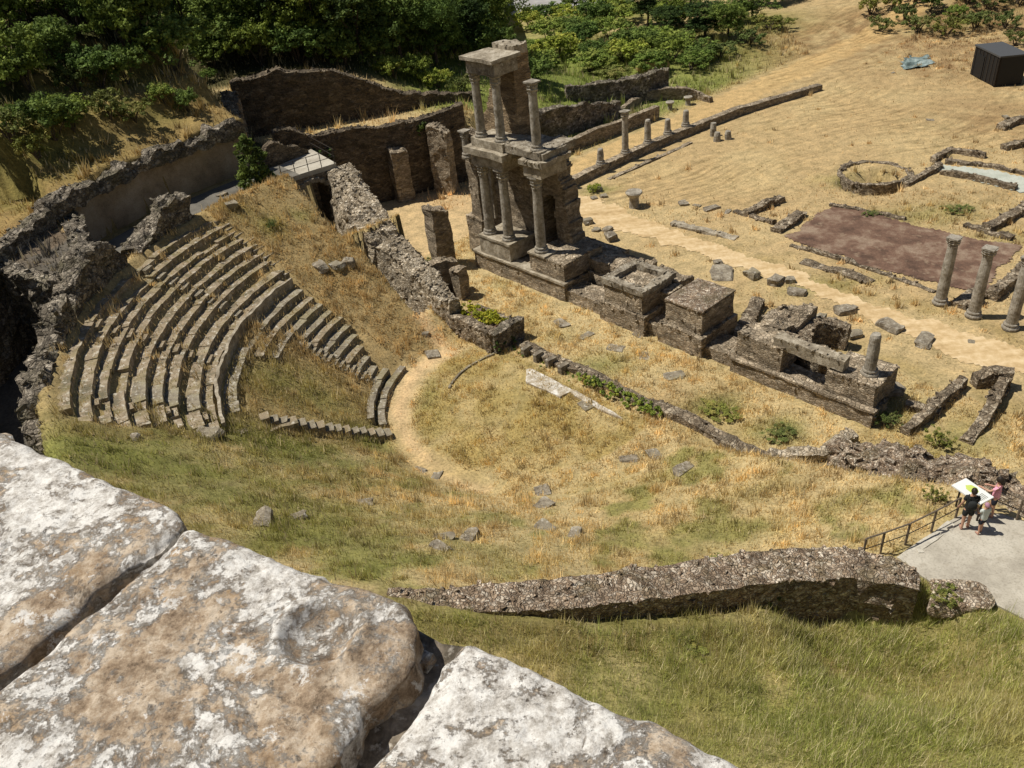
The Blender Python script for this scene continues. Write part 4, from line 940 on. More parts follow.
# ================================================================== FIELD RUINS ON THE RIGHT
for k, (x, y, h) in enumerate([(940,303,4.25),(973,316,4.3),(1010,328,4.4)]):
    lonecol('forum_column', ['tall weathered column by the dirt track, leftmost of three','tall weathered column by the dirt track, middle of three','tall weathered column by the dirt track, cut by the right picture edge'][k], 'column', at(x, y, .05), h, .31, True, 'tall columns by the dirt track', 0, True)
c0 = P(873, 184); mb = MB()
rwall(mb, [(c0[0]+2.6*math.cos(t), c0[1]+2.6*math.sin(t), -1.0, .14) for t in np.linspace(.1, 2*math.pi-.05, 40)], .45, .08, 1.8, .28, .15); tag(mb.build('round_basin', M['rubble']), 'round stone-walled pool ruin in the mown field', 'basin ruin')
rects = [
 ('low_wall','low wall joining the round pool ruin to the pale basin','low wall',[(905,186,0,.5),(925,176,0,.5),(940,168,0,.5)],.6,'rubble'),
 ('low_wall','low stone wall lying behind the pale basin','low wall',[(932,162,0,.4),(950,152,0,.5),(985,158,0,.45)],.6,'rubble'),
 ('low_wall','near stone rim of the pale basin floor','low wall',[(940,174,0,.35),(975,180,0,.4),(1016,190,0,.4)],.5,'rubble'),
 ('low_wall','far stone rim of the pale basin floor','low wall',[(945,163,0,.3),(990,167,0,.3),(1040,178,0,.3)],.5,'rubble'),
 ('low_wall','broken wall in the grass above the red earth at the right edge','low wall',[(985,232,0,.45),(1005,222,0,.5),(1030,207,0,.5)],.8,'rubble'),
 ('low_wall','short wall along the upper right border of the red earth','low wall',[(965,226,0,.35),(990,234,0,.4),(1012,240,0,.5)],.7,'rubble'),
 ('low_wall','stacked stone wall right of the middle tall column','low wall',[(990,300,0,.7),(1010,285,0,.8),(1035,262,0,.7)],.8,'rubble'),
 ('low_wall','rubble heap between the first two tall columns','rubble heap',[(958,308,0,.35),(970,301,0,.6),(980,294,0,.3)],1.0,'rubble'),
 ('low_wall','thin line of kerb stones along the track side of the red earth','low wall',[(790,246,0,.14),(860,266,0,.15),(935,292,0,.14)],.4,'rubble'),
 ('low_wall','small broken wall at the left corner of the red earth','low wall',[(775,233,0,.5),(790,224,0,.55),(802,214,0,.4)],1.0,'rubble'),
 ('low_wall','stony border along the upper edge of the red earth','low wall',[(830,206,0,.25),(870,212,0,.2),(905,220,0,.2)],.4,'rubble'),
 ('low_wall','low wall left of the red earth, pointing into the mown field','low wall',[(745,216,0,.4),(765,208,0,.5),(782,201,0,.45)],.7,'rubble'),
 ('low_wall','scattered line of footing stones above the track','low wall',[(735,212,0,.3),(755,218,0,.25),(775,224,0,.35)],.6,'rubble'),
 ('long_slab','long flat stone slab lying beside the dirt track','slab',[(672,224,0,.2),(700,231,0,.2),(736,239,0,.22)],.8,'cornice'),
 ('long_slab','long weathered slab beside the track below the red earth','slab',[(802,262,0,.15),(835,271,0,.15),(872,283,0,.15)],.9,'rubble'),
 ('rubble_wall','rough rubble wall slanting away behind the stage ruin, left one','ruined wall',[(905,435,0,.6),(925,420,0,.8),(945,402,0,.8),(962,386,0,.7)],.55,'rubble'),
 ('rubble_wall','rough rubble wall slanting away behind the stage ruin, right one','ruined wall',[(965,443,0,.2),(982,425,0,.5),(995,402,0,.8),(1003,384,0,1.0)],.6,'rubble'),
 ('rubble_wall','square ruined wall corner standing on the right picture edge','ruined wall',[(972,386,0,.8),(990,384,0,1.1),(1010,388,0,1.2)],.7,'rubble'),
 ('rubble_wall','low footing behind the short standing column','low wall',[(905,408,0,.4),(925,412,0,.4),(940,416,0,.3)],.6,'rubble'),
 ('rubble_wall','low rubble footing between the middle podium and the ruined gatehouse','low wall',[(735,345,0,.5),(748,325,0,.6),(757,306,0,.7)],.9,'rubble'),
 ('low_wall','dry stone border at the far right below the black cabin','low wall',[(1000,130,0,.5),(1015,124,0,.6),(1040,121,0,.6)],.9,'rubble'),
 ('low_wall','short stone row left of the far right border','low wall',[(1003,150,0,.4),(1020,146,0,.5),(1040,145,0,.5)],.8,'rubble')]
for k, (nm, lab, cat, p, th, m) in enumerate(rects): ruin(nm, lab, cat, [(q_[0], q_[1], q_[2], q_[3]*.8) for q_ in p], th*.85, m, bury=.3, amp=.07, top=.14, step=.26, seed=1.7*k, rub=.5, bs=.6)
bf = [at(x, y, 0)[:2] for x, y in ((940,164),(995,170),(1045,182),(1045,200),(1005,190),(965,180),(936,172))]
V, F_ = sheet(bf, .06, .3, .1); tag(mk('basin_floor', V, F_, M['basin'], None, True), 'pale grey-green floor of the rectangular basin in the field', 'basin floor')
pt = [at(x, y, 0)[:2] for x, y in ((896,64),(910,59),(928,58),(937,64),(925,69),(905,70))]
V, F_ = sheet(pt, .25, .3, .3); V = disp(V, .3, 1.6); tag(mk('tarp', V, F_, M['tarp'], None, True), 'crumpled blue-grey tarpaulin lying in the field near the black cabin', 'tarpaulin')
# black cabin
ca = [at(x, y, 0) for x, y in ((970,74),(994,87),(1030,81))]
cb_ = thing('cabin', 'black box-shaped site cabin with a grey flat roof', 'cabin', ca[1])
e1 = ca[0][:2]-ca[1][:2]; e2 = np.array([e1[1], -e1[0]])/np.linalg.norm(e1)*2.6
def cbox(s0, s1, t0, t1, z0, z1, nm, mat, amp=0):
    def fn(s, t, w):
        return np.column_stack([ca[1][None, :2]+np.outer(s0+(s1-s0)*s, e1)+np.outer(t0+(t1-t0)*t, e2), z0+(z1-z0)*w])
    V, F_ = lat(fn, (1, 1, 1)); mk(nm, V, [f[::-1] for f in F_], M[mat], cb_)
cbox(0, 1, 0, 1, 0, 2.75, 'body', 'black_paint'); cbox(-.02, 1.02, -.03, 1.03, 2.75, 2.9, 'roof', 'grey_roof')
cbox(.55, .80, -.025, -.005, .1, 2.2, 'door', 'black_paint')
for k in range(7): cbox(.08+.14*k, .095+.14*k, -.018, .0, .05, 2.72, 'batten', 'iron'); cbox(-.015, .03, -.02, .04, 0, 2.75, 'corner_post', 'iron')
hb = P(652, 70); mb = MB(); stone(mb, hb, (3.2,2.4,1.5), 4.4, .1, .3, 8); tag(mb.build('straw_heap', M['hay']), 'rounded heap of cut straw by the end of the ragged wall', 'straw heap')
# ================================================================== RUBBLE MOUND, NEAR WALL
tp = [(835,456),(870,460),(905,463),(950,470),(990,484),(1045,504)]
mb = MB(); rwall(mb, [(*at(x, y, z)[:2], -.5, z) for (x, y), z in zip(tp, (1.2,2.2,3.0,3.2,3.4,3.4))], [.8,2.4,3.2,3.2,3.0,3.0], amp=.28, top=.55, step=.24, seed=14.0, batter=.3, rub=.9, bs=.8)
tag(mb.build('rubble_mound', M['rubble_brown']), 'long brown rubble mound of fallen vaulting behind the visitors', 'ruined wall')
ruin('dry_wall', 'pale low rubble wall running on from the stage front wall to the mound', 'low wall', [(770,458,0,.55),(795,458,0,.5),(822,457,.1,.5),(838,448,.2,.6),(852,440,.1,.5)], .6, 'rubble_light', amp=.12, top=.2, step=.24)
mw = [(386,601,7.6),(440,600,7.5),(500,596,7.3),(560,592,7.05),(640,583,6.6),(700,574,6.25),(750,567,5.95),(800,562,5.7),(850,562,5.5),(895,569,5.45),(920,580,5.2)]
mb = MB(); rwall(mb, [(*at(x, y, z)[:2], z-2.8, z-.05) for x, y, z in mw], [.9,1.0,1.1,1.2,1.3,1.3,1.4,1.4,1.35,1.2,.7], amp=.05, fr=2.2, top=.07, step=.16, seed=15.0, rub=1.0, bs=.4)
tag(mb.build('ring_wall', M['rubble_brown']), 'long thick rubble wall with a broad flat top crossing below the orchestra', 'ruined wall')
p = at(957, 600, 4.4); mb = MB(); stone(mb, (p[0], p[1], 4.05), (1.6,1.05,.65), 9.1, .2, -.3, 10); V = disp(np.concatenate(mb.v), .08, 3.0); mb.v = [V]; tag(mb.build('rubble_lump', M['rubble_brown']), 'brown pointed rubble lump at the near edge of the paved terrace', 'rubble heap')
# ================================================================== LOOSE STONES
ST = [(588,224,.7,.6,.7,'dark upright block against the right foot of the tower'),(611,240,.9,.7,.8,'two-tier squared block beside the dirt track near the tower'),(608,231,.7,.6,.5,'smaller block on the grass above the two-tier squared block'),(596,231,.6,.5,.4,'low block between the tower and the two-tier squared block'),
 (722,274,1.9,1.3,.35,'large flat broken slab between the middle podium and the track'),(718,263,.6,.5,.4,'knob of stone on the far edge of the large flat slab'),(752,277,1.0,.7,.7,'square block right of the large flat slab'),
 (776,283,1.1,.8,.7,'tilted block on the back of the ruined gatehouse, left one'),(797,294,1.2,.7,.5,'slanting slab on the back of the ruined gatehouse, right one'),(790,282,.6,.6,.6,'small block wedged between two tilted slabs'),
 (844,312,1.1,.8,.6,'pale-topped block standing by the track behind the niche'),(852,310,.5,.5,.5,'small dark stone touching the pale-topped block'),(820,322,.6,.5,.8,'upright stub behind the niche wall, leftmost of a row'),(832,326,.6,.6,.6,'upright stub behind the niche wall, second of a row'),(843,331,.7,.6,.7,'upright stub behind the niche wall, third of a row'),(853,337,.8,.6,.6,'low block ending the row of stubs behind the niche wall'),
 (890,328,1.3,.8,.6,'squared block with a tooled face near the track'),(924,342,1.5,.8,.5,'long dressed block tilted beside the track'),(972,342,.4,.4,.2,'small lone stone on the dirt track verge'),
 (683,204,.9,.7,.4,'left rounded boulder of a line at the field edge'),(712,209,1.3,.6,.35,'flat stone in the middle of a line at the field edge'),(697,206,.7,.4,.25,'small stone between boulder and flat stone at the field edge'),(728,212,.8,.4,.25,'last low stone of the line at the field edge'),
 (596,190,1.0,.9,.45,'mossy block at the corner where portico wall meets track'),(604,197,.6,.6,.4,'dark stone below the mossy corner block'),(594,199,.6,.5,.4,'left dark stone below the mossy corner block'),
 (320,268,1.0,.7,.55,'single cut block lying on the grassy wedge of the seating'),(338,268,.7,.7,.6,'left of two adjoining cut blocks on the grassy wedge'),(349,264,.8,.7,.6,'right of two adjoining cut blocks on the grassy wedge'),
 (264,522,1.0,.6,.45,'dark stone lying in the grass beside the lichened parapet'),(292,518,1.0,.4,.25,'low stone strip right of the dark stone near the parapet'),(440,548,.8,.5,.3,'low stone in the slope grass, nearest of a group of three'),(470,538,.9,.5,.4,'squared stone in the slope grass, right of a group of three'),(444,538,.8,.4,.3,'flat stone in the slope grass, left of a group of three'),
 (543,492,.8,.7,.35,'upper block of a stone pair on the near orchestra edge'),(544,506,.85,.7,.35,'lower block of a stone pair on the near orchestra edge'),(545,528,.9,.6,.3,'stone sunk in grass below the stone pair'),(574,536,1.0,.5,.3,'dark flat stone right of the sunken stone'),
 (629,459,.9,.5,.3,'left tilted slab at the right end of the orchestra'),(655,456,1.0,.6,.35,'right tilted slab at the right end of the orchestra'),(684,470,1.1,.6,.4,'pale crumbled stone on the slope beyond the tilted slabs'),
 (420,470,.7,.4,.25,'pale kerb stone at the lower curve of the orchestra'),(436,478,.9,.5,.3,'stone scatter below the lower curve of the orchestra'),(365,503,.7,.5,.25,'lone stone in the green grass left of the orchestra'),
 (562,324,1.1,.7,.3,'flat stone on the stage grass, left of three'),(586,336,1.0,.6,.25,'flat stone on the stage grass, middle of three'),(615,348,1.0,.7,.25,'flat stone on the stage grass, right of three'),(644,356,.9,.6,.2,'stone on the stage grass below the first podium'),(674,376,1.0,.7,.3,'flat stone on the stage grass below the middle podium'),(638,335,.7,.5,.2,'pale stone near the stage footing between the podiums'),
 (240,434,.7,.4,.3,'loose block under the end of the seat rows'),(208,434,1.2,.7,.4,'dark loose slab fallen at the end of the lowest upper row'),(132,438,.6,.4,.2,'small pale stone in the green grass under the seats'),
 (425,334,.5,.4,.3,'small stone on the path by the parodos wall'),(232,206,.9,.7,.5,'block at the end of the pale walkway kerb'),(222,196,.6,.5,.4,'stone beside the dark shrub on the walkway'),
 (930,120,.7,.5,.25,'dark stone in the field below the black cabin'),(1006,118,.8,.5,.4,'dark stone at the right edge of the field'),(893,73,.4,.4,.25,'small stone left of the tarpaulin'),(835,272,.4,.3,.2,'stone on the grassy strip below the red earth'),
 (962,250,.5,.3,.08,'flat white stone lying on the red earth border')]
for k, (x, y, a, b, h, lab) in enumerate(ST):
    p = P(x, y); mb = MB(); stone(mb, (p[0], p[1], p[2]-.12), (a, b, h*.85), 2.31*k, .16, 1.9*k, 4)
    m = M['seat_grey'] if k % 3 == 0 else M['ashlar']
    tag(mb.build('stone_block', m), lab, 'stone block', 'loose stones')
# ================================================================== PLANTS
def leafmass(lobes, nleaf, size, cols, seed=0, flat=0.35):
    """leaf quads gathered in clumps round the lobes (x, y, z, rx, ry, rz)"""
    g = np.random.default_rng(seed); w = np.array([l[3]*l[4] for l in lobes]); w = w/w.sum()
    C = []; 
    ncl = max(12, nleaf//34)
    li = g.choice(len(lobes), ncl, p=w); L = np.array(lobes)[li]
    d = g.normal(size=(ncl, 3)); d /= np.linalg.norm(d, axis=1)[:, None]; d[:, 2] = np.where(d[:, 2] < -.45, -d[:, 2]*.6, d[:, 2])
    rad = .55 + .5*g.random(ncl)**.6
    cc = L[:, :3] + d*L[:, 3:6]*rad[:, None]
    cs = (.13+.16*g.random(ncl))*L[:, 3:6].mean(1)
    ci = g.integers(0, ncl, nleaf); e = g.normal(size=(nleaf, 3)); e /= np.linalg.norm(e, axis=1)[:, None]
    p = cc[ci] + e*cs[ci][:, None]*(g.random(nleaf)**.4)[:, None]*np.array([1.2, 1.2, .8])
    a = g.normal(size=(nleaf, 3)); a /= np.linalg.norm(a, axis=1)[:, None]; b = np.cross(a, e+[0, 0, .8]); b /= np.linalg.norm(b, axis=1)[:, None]+1e-6
    s = size*(.6+.8*g.random(nleaf))[:, None]
    V = np.stack([p-a*s*.5, p+b*s*.32+a*s*.05, p+a*s*.55, p-b*s*.32+a*s*.05], 1).reshape(-1, 3)
    F_ = np.arange(nleaf*4).reshape(-1, 4)
    cols = np.array(cols); base = cols[g.integers(0, len(cols), ncl)][ci]; col = base*(.72+.5*g.random((nleaf, 1)))
    col = np.repeat(np.column_stack([col, np.ones(nleaf)]), 4, axis=0)
    return V, F_, col
GR_D = [(0.06, 0.094, 0.026), (0.079, 0.12, 0.031), (0.108, 0.156, 0.041), (0.048, 0.074, 0.024)]
GR_M = [(0.114, 0.168, 0.04), (0.15, 0.21, 0.048), (0.192, 0.258, 0.06), (0.09, 0.132, 0.034)]
GR_L = [(.18,.24,.05),(.23,.30,.06),(.28,.32,.075),(.14,.19,.042)]
OLV = [(.17,.20,.06),(.14,.17,.05),(.22,.22,.08),(.11,.13,.04)]
def tree_proto(kind, seed):
    g = np.random.default_rng(seed)
    h, rc, cols, nl, sz = {'tall': (9.5,3.6,GR_D,13000,.25), 'broad': (7.5,4.2,GR_M,13000,.25), 'bush': (2.8,1.9,GR_M,4200,.18), 'low': (1.3,1.2,OLV,1800,.12), 'bright': (2.4,2.2,GR_L,3600,.19)}[kind]
    t = thing('tree' if h > 4 else 'shrub', None, None, (0, 0, 0)); lob = []
    for k in range(9 if h > 4 else 5):
        an = g.random()*6.28; rr = rc*.62*g.random()**.5; zz = h*(.28+.58*g.random()) if h > 4 else h*(.35+.3*g.random())
        s_ = rc*(.38+.3*g.random()); lob.append((rr*math.cos(an), rr*math.sin(an), zz, s_, s_, s_*(.8 if h > 4 else .75)))
    lob.append((0, 0, h*.72 if h > 4 else h*.45, rc*.7, rc*.7, h*.24 if h > 4 else h*.45))
    mb = MB(); 
    if h > 4:
        tube(mb, [(0,0,-.3),(.05,.03,h*.2),(.1*g.normal(),.1*g.normal(),h*.45),(0,0,h*.75)], [.22,.17,.11,.04], 7)
        for l in lob[:6]: tube(mb, [(0,0,h*(.22+.2*g.random())), (l[0]*.5,l[1]*.5,l[2]*.75), l[:3]], [.09,.06,.02], 5)
    else:
        for l in lob: tube(mb, [(0,0,-.2), (l[0]*.5,l[1]*.5,l[2]*.5), l[:3]], [.05,.035,.012], 5)
    mb.build('trunk' if h > 4 else 'stems', M['bark'], t, loc=(0,0,0))
    V, F_, c = leafmass(lob, nl, sz, cols, seed); mk('crown' if h > 4 else 'foliage', V, F_, M['leaf'], t, False, (0,0,0), c)
    return t
PROTO = {}; USED = set()
for k, kd in enumerate(['tall','broad','bush','low','bright']): PROTO[kd] = [tree_proto(kd, 20+7*k+j) for j in range(2)]
cnt = [0]
def plant(kd, x, y, s, label, cat, group, sz=None, p=None):
    j = cnt[0] % 2; cnt[0] += 1; o = PROTO[kd][j]; p = P(x, y) if p is None else p
    rz = cnt[0]*2.4; sc = (s*(1+.12*math.sin(cnt[0])), s*(1+.12*math.cos(cnt[0]*1.3)), s*(sz or 1)*(1+.1*math.sin(cnt[0]*2.1)))
    if (kd, j) not in USED:
        USED.add((kd, j)); t = o; t.location = tuple(p); t.rotation_euler = (0, 0, rz); t.scale = sc
    else: t = copy_tree(o, p, rz, sc)
    tag(t, label, cat, group); return t
TR = [(60,12,'broad',.9),(105,34,'broad',.9),(150,48,'tall',.85),(195,58,'tall',.9),(240,58,'broad',1.0),(283,56,'tall',.95),(322,56,'broad',1.0),(362,62,'tall',.9),(402,62,'broad',.95),(437,66,'broad',.75),(470,62,'tall',.85),(500,52,'broad',.9),
      (130,18,'tall',1.0),(180,30,'broad',1.1),(225,32,'tall',1.05),(268,30,'broad',1.1),(312,28,'tall',1.1),(355,32,'broad',1.1),(398,34,'tall',1.05),(440,36,'tall',1.05),(475,30,'broad',.95),(90,0,'broad',1.0),(210,6,'tall',1.1),(290,4,'broad',1.1),(370,6,'tall',1.1),(450,8,'broad',1.0)]
for k, (x, y, kd, s) in enumerate(TR):
    row = 'front' if k < 12 else 'middle' if k < 21 else 'rear'; n_ = k if k < 12 else k-12 if k < 21 else k-21
    plant(kd, x, y, s, '%s tree in the %s row of the dark wood, %s from the left' % ('tall dark' if kd == 'tall' else 'broad green', row, ORD[n_]), 'tree', 'trees of the wood behind the west walls')
TB = sorted([(648,26,'tall',.75),(680,30,'broad',.8),(705,38,'tall',.7),(728,38,'broad',.65),(752,22,'broad',.7),(645,6,'tall',.9),(690,10,'broad',.95),(735,6,'tall',.9),(775,4,'broad',.75),(800,-2,'broad',.6),(615,4,'broad',.6),(665,40,'tall',.6)])
UB = [(176,70,1.3),(214,70,1.2),(262,66,1.4),(300,64,1.3),(340,62,1.5),(380,66,1.3),(150,40,1.8),(200,44,1.7),(245,44,1.8),(290,44,1.8),(335,46,1.8),(378,48,1.7),(420,52,1.7),(455,54,1.6),(490,66,1.4),(80,30,1.7),(120,14,1.8),(30,14,1.8),(5,30,1.6),(130,56,1.5)]
UB = sorted(UB)
for k, (x, y, s) in enumerate(UB): plant('bush', x, y, s, 'dark undergrowth shrub at the foot of the wood, %s from the left' % ORD[k], 'shrub', 'undergrowth of the wood')
for k, (x, y, kd, s) in enumerate(TB):
    plant(kd, x, y, s*1.15, '%s tree on the bank right of the tower, %s from the left' % ('tall dark' if kd == 'tall' else 'rounded green', ORD[k]), 'tree', 'trees on the bank right of the tower', .72)
BB = sorted([(548,40,'bright',1.0),(560,58,'bright',1.1),(580,48,'bush',1.0),(600,62,'bush',1.0),(590,72,'bright',.9),(625,62,'bright',1.1),(650,72,'bright',.9),(640,56,'bush',1.1),(672,60,'bush',1.0),(690,70,'bright',.8),(700,62,'bush',.9),(570,38,'bush',1.0),(610,40,'bright',1.1),(545,70,'bright',.9),(535,84,'bush',.8),(615,80,'low',1.2),(720,58,'low',1.3),(665,48,'bright',1.1),(750,45,'low',1.3),(770,30,'low',1.5),(530,30,'bright',1.0),(545,22,'bush',1.0),(565,24,'bright',1.0),(585,30,'bright',.9),(600,26,'bush',1.1),(622,24,'bright',1.0),(575,12,'bush',1.1),(612,14,'bright',1.0),(556,50,'low',1.4),(636,46,'bush',.9),(528,56,'bright',.8)])
for k, (x, y, kd, s) in enumerate(BB):
    s *= 1.6
    plant(kd, x, y, s, '%s shrub on the green bank behind the tower, %s from the left' % ({'bright':'bright green','bush':'mid green','low':'small olive'}[kd], ORD[k]), 'shrub', 'shrubs on the green bank', .68)
BH = [(22,38,'bush',1.3,'large round shrub in the upper left corner of the hill'),(60,66,'bush',1.1,'dark shrub on the hill under the upper left corner'),(102,88,'bush',1.15,'round dark shrub standing on the dry grass shelf of the hill'),(128,84,'bush',.9,'smaller shrub right of the round one on the hill shelf'),(78,92,'low',1.4,'olive shrub left of the round one on the hill shelf'),(30,92,'bush',1.2,'spreading shrub at the left edge of the hill'),(8,84,'bush',1.3,'shrub cut by the left picture edge'),
      (55,140,'bush',1.0,'dark shrub in the hollow of the hillside'),(75,132,'bush',1.0,'second shrub in the hollow of the hillside, farther right'),(38,158,'low',1.3,'low olive shrub under the hollow of the hillside'),(110,118,'low',1.3,'low scrub under the scarp of the hill, left'),(135,122,'low',1.2,'low scrub under the scarp of the hill, right'),(165,104,'bright',.55,'bright green shrub at the right end of the hill shelf'),(188,112,'bush',.55,'narrow green shrub above the end of the curved retaining wall'),
      (208,82,'bright',.5,'lone bright sapling on the dry crest before the wood'),(10,140,'low',1.5,'olive scrub at the left picture edge of the hillside'),(5,195,'bright',.5,'green weeds on the grass-topped vault at the left edge'),
      (440,88,'bright',.85,'bright shrub behind the stepped wall near the tower, leftmost of a group'),(420,82,'bush',.9,'shrub behind the stepped wall near the tower, darkest of a group'),(462,92,'low',1.2,'thin pale shrub behind the stepped wall right beside the tower'),(395,78,'bright',.9,'bright leafy shrub leaning over the stepped top of the dark wall'),(345,66,'bush',.8,'shrub on the crest where the dark wall is highest'),
      (930,12,'bush',1.0,'green shrub on the mound left of the black cabin'),(955,18,'bright',.8,'low bright shrub on the mound above the black cabin'),(905,22,'low',1.6,'dry olive scrub on the flank of the mound'),(880,32,'low',1.4,'dry scrub where the mown field curves'),(990,10,'low',1.6,'olive scrub at the top right of the mound'),(870,14,'low',1.7,'scrub beside the bend of the mowing tracks on the mound'),(892,10,'low',1.9,'darker bush on the left shoulder of the mound'),(918,32,'low',1.8,'scrub between the tarpaulin and the mound'),(945,36,'low',1.6,'dry scrub left of the black cabin'),(975,30,'low',1.7,'bush directly behind the black cabin'),(1005,28,'low',1.7,'scrub right behind the black cabin at the picture edge'),(1015,46,'low',1.3,'low scrub touching the right picture edge above the cabin'),(968,4,'low',2.0,'bush on the top edge of the picture above the mound'),(915,2,'low',2.0,'bush on the top edge of the picture left of the mound'),(1018,4,'low',2.1,'bush in the top right picture corner'),
      (722,590,'bush',.42,'small dark green bush on the rim of the long thick wall'),(770,598,'low',.55,'green bush against the long thick wall, right of the small dark one'),(945,605,'low',.5,'green weeds growing beside the pointed rubble lump'),(690,650,'flat',.4,'dark weed clump in the grass below the thick wall'),
      (720,415,'flat',.75,'green weed patch on the stage floor, left one'),(783,437,'flat',.6,'green weed patch on the stage floor, right one'),(742,338,'flat',.6,'weeds in the shady gap behind the middle podium'),(938,446,'low',.6,'green clump at the foot of the left slanting rubble wall'),(885,425,'low',.55,'green weeds at the shaded end of the stage ruin'),(632,298,'low',.4,'weeds in the shade between tower and first podium'),(593,192,'bright',.35,'bright weeds on the mossy corner of the portico'),
      (846,188,'flat',.6,'weeds by the wall of the round pool ruin'),(958,212,'flat',.7,'scrub in the field between basin and red earth'),(430,270,'low',.7,'weeds in the gap between rubble wall and tower'),(272,228,'low',.35,'green tuft on the grassy wedge below the bridge'),(935,502,'low',.4,'weeds in the shade under the rubble mound'),(870,215,'flat',.5,'small weeds at the upper edge of the red earth')]
for x, y, kd, s, lab in BH: plant('low' if kd == 'flat' else kd, x, y, s*(1.25 if kd == 'flat' else 1), lab, 'shrub', 'scattered shrubs', .35 if kd == 'flat' else None)
def vine(name, label, cat, lobes, n, size, cols, seed):
    V, F_, c = leafmass(lobes, n, size, cols, seed); t = tag(mk(name, V, F_, M['leaf'], None, False, None, c), label, cat); return t
def lob(pxs, z, rx, rz, dz=0): return [(*(at(x, y, z)+[0,0,dz]), rx, rx, rz) for x, y in pxs]
vine('ivy', 'thick dark ivy spilling down the broken wall left of the nearer west wall', 'ivy', [(W2A[0]+(W2B[0]-W2A[0])*t, W2A[1]+(W2B[1]-W2A[1])*t-.5, 5.3-2.2*abs(t-.08), .9, .6, .8) for t in (-.06, 0, .06, .12, .18, .24)], 2600, .2, GR_D, 3)
vine('ivy', 'hanging ivy curtain near the right end of the nearer west wall', 'ivy', [(W2A[0]+(W2B[0]-W2A[0])*t, W2A[1]+(W2B[1]-W2A[1])*t-.55, z, .75, .45, 1.0) for t, z in ((.80,4.8),(.82,3.8),(.84,2.8),(.78,5.0))], 1800, .18, GR_D, 4)
vine('creeper', 'lime green plants filling the low rubble enclosure at the stage', 'plants', [(*uvz(u_, 2.7, 1.25), .6, .65, .5) for u_ in np.linspace(-8.4, -5.6, 8)], 2600, .13, [(.24,.27,.03),(.30,.32,.04),(.17,.21,.03),(.36,.36,.06)], 5)
vine('creeper', 'narrow green strip of creeper along the stage front wall', 'plants', [(*uvz(u_, 2.5, .3), .5, .38, .28) for u_ in np.linspace(1.4, 6.2, 14)], 4200, .12, GR_M+GR_L, 6)
vine('creeper', 'low green creeper under the upright stones of the stage front wall', 'plants', [(*uvz(u_, 2.4, .0), .35, .2, .14) for u_ in np.linspace(-4.6, .8, 12)], 1100, .11, GR_M, 7)
vine('creeper', 'weeds on the west end wall of the planted enclosure', 'plants', [(*uvz(-4.7, v_, .4), .2, .3, .4) for v_ in (1.6, 2.2, 2.8)], 500, .12, GR_D, 8)

p = at(258, 188, 7.4); dsh = thing('shrub', 'dense dark upright shrub at the corner of the pale bridge deck', 'shrub', p)
V, F_, c = leafmass([(p[0], p[1], p[2]+.7, 1.15, 1.15, .8), (p[0], p[1], p[2]+1.7, 1.0, 1.0, .9), (p[0]-.1, p[1], p[2]+2.7, .7, .7, .8), (p[0]+.7, p[1]-.3, p[2]+.4, .8, .8, .5)], 4200, .2, GR_D, 12); mk('foliage', V, F_, M['leaf'], dsh, False, p, c)
mb = MB(); tube(mb, [p-[0,0,.2], p+[0,0,1.5]], [.09,.03], 6); mb.build('stems', M['bark'], dsh)
# ================================================================== GRASS
def polar(X, Y):
    dx = X-OC[0]; dy = Y-OC[1]; u = dx*UU[0]+dy*UU[1]; v = dx*VV[0]+dy*VV[1]
    return u, v, np.hypot(u, v), np.degrees(np.arctan2(v, u))
def grass(name, label, n, xr, yr, dens, hh, ww, colf, seed, lean=.5):
    g = np.random.default_rng(seed); X = g.uniform(*xr, n*4); Y = g.uniform(*yr, n*4)
    # keep what is near the photographed field of view, with a generous margin
    d = np.stack([X, Y, T(X, Y)-CAM_H], 1) @ CM; px = 512+F_PX*d[:, 0]/d[:, 2]; py = 384+F_PX*d[:, 1]/d[:, 2]
    k = (d[:, 2] > 0) & (px > -160) & (px < 1180) & (py > -60) & (py < 900)
    X, Y = X[k], Y[k]; k = g.random(len(X)) < dens(X, Y); X, Y = X[k][:n], Y[k][:n]; m = len(X)
    # a third of the blades gather in tussocks
    nt = max(1, m//70); tc = g.integers(0, m, nt); tu = g.random(m) < .38; ti = tc[g.integers(0, nt, m)]
    X = np.where(tu, X[ti]+g.normal(0, .13, m), X); Y = np.where(tu, Y[ti]+g.normal(0, .13, m), Y); th_ = (.6+.9*g.random(m))[ti]
    Z = T(X, Y)-.03; u_, v_, r_, a_ = polar(X, Y); Z = Z + .27*((r_ > 8.5) & (r_ < 21.5) & (a_ > -161) & (a_ < -104)); col, _ = ground_col(X, Y)
    D = np.sqrt(X**2+Y**2+(CAM_H-Z)**2); sc = np.clip(D/30, .6, 2.0)
    h = hh[0]+(hh[1]-hh[0])*g.random(m)**1.5; h = np.where(tu, h*1.25*th_, h*.8); h = h*(.75+.5*sm(-.3, .4, fbm(X*.7, Y*.7, 3.0))); w = ww*sc*(.6+.8*g.random(m))
    a = g.random(m)*6.28; la = g.random(m)*6.28; ln = lean*h*g.random(m)
    b0 = np.stack([X-np.cos(a)*w/2, Y-np.sin(a)*w/2, Z], 1); b1 = np.stack([X+np.cos(a)*w/2, Y+np.sin(a)*w/2, Z], 1)
    tp_ = np.stack([X+np.cos(la)*ln, Y+np.sin(la)*ln, Z+h], 1)
    V = np.stack([b0, b1, tp_], 1).reshape(-1, 3); F_ = np.arange(m*3).reshape(-1, 3)
    c = colf(X, Y, col, g); c = np.where(tu[:, None], c*(.65+.75*g.random(m))[ti][:, None], c); c = np.repeat(np.column_stack([c, np.ones(m)]), 3, axis=0)
    o = mk(name, V, F_, M['blade'], None, False, (0,0,0), c); return tag(o, label, 'grass', kind='stuff')
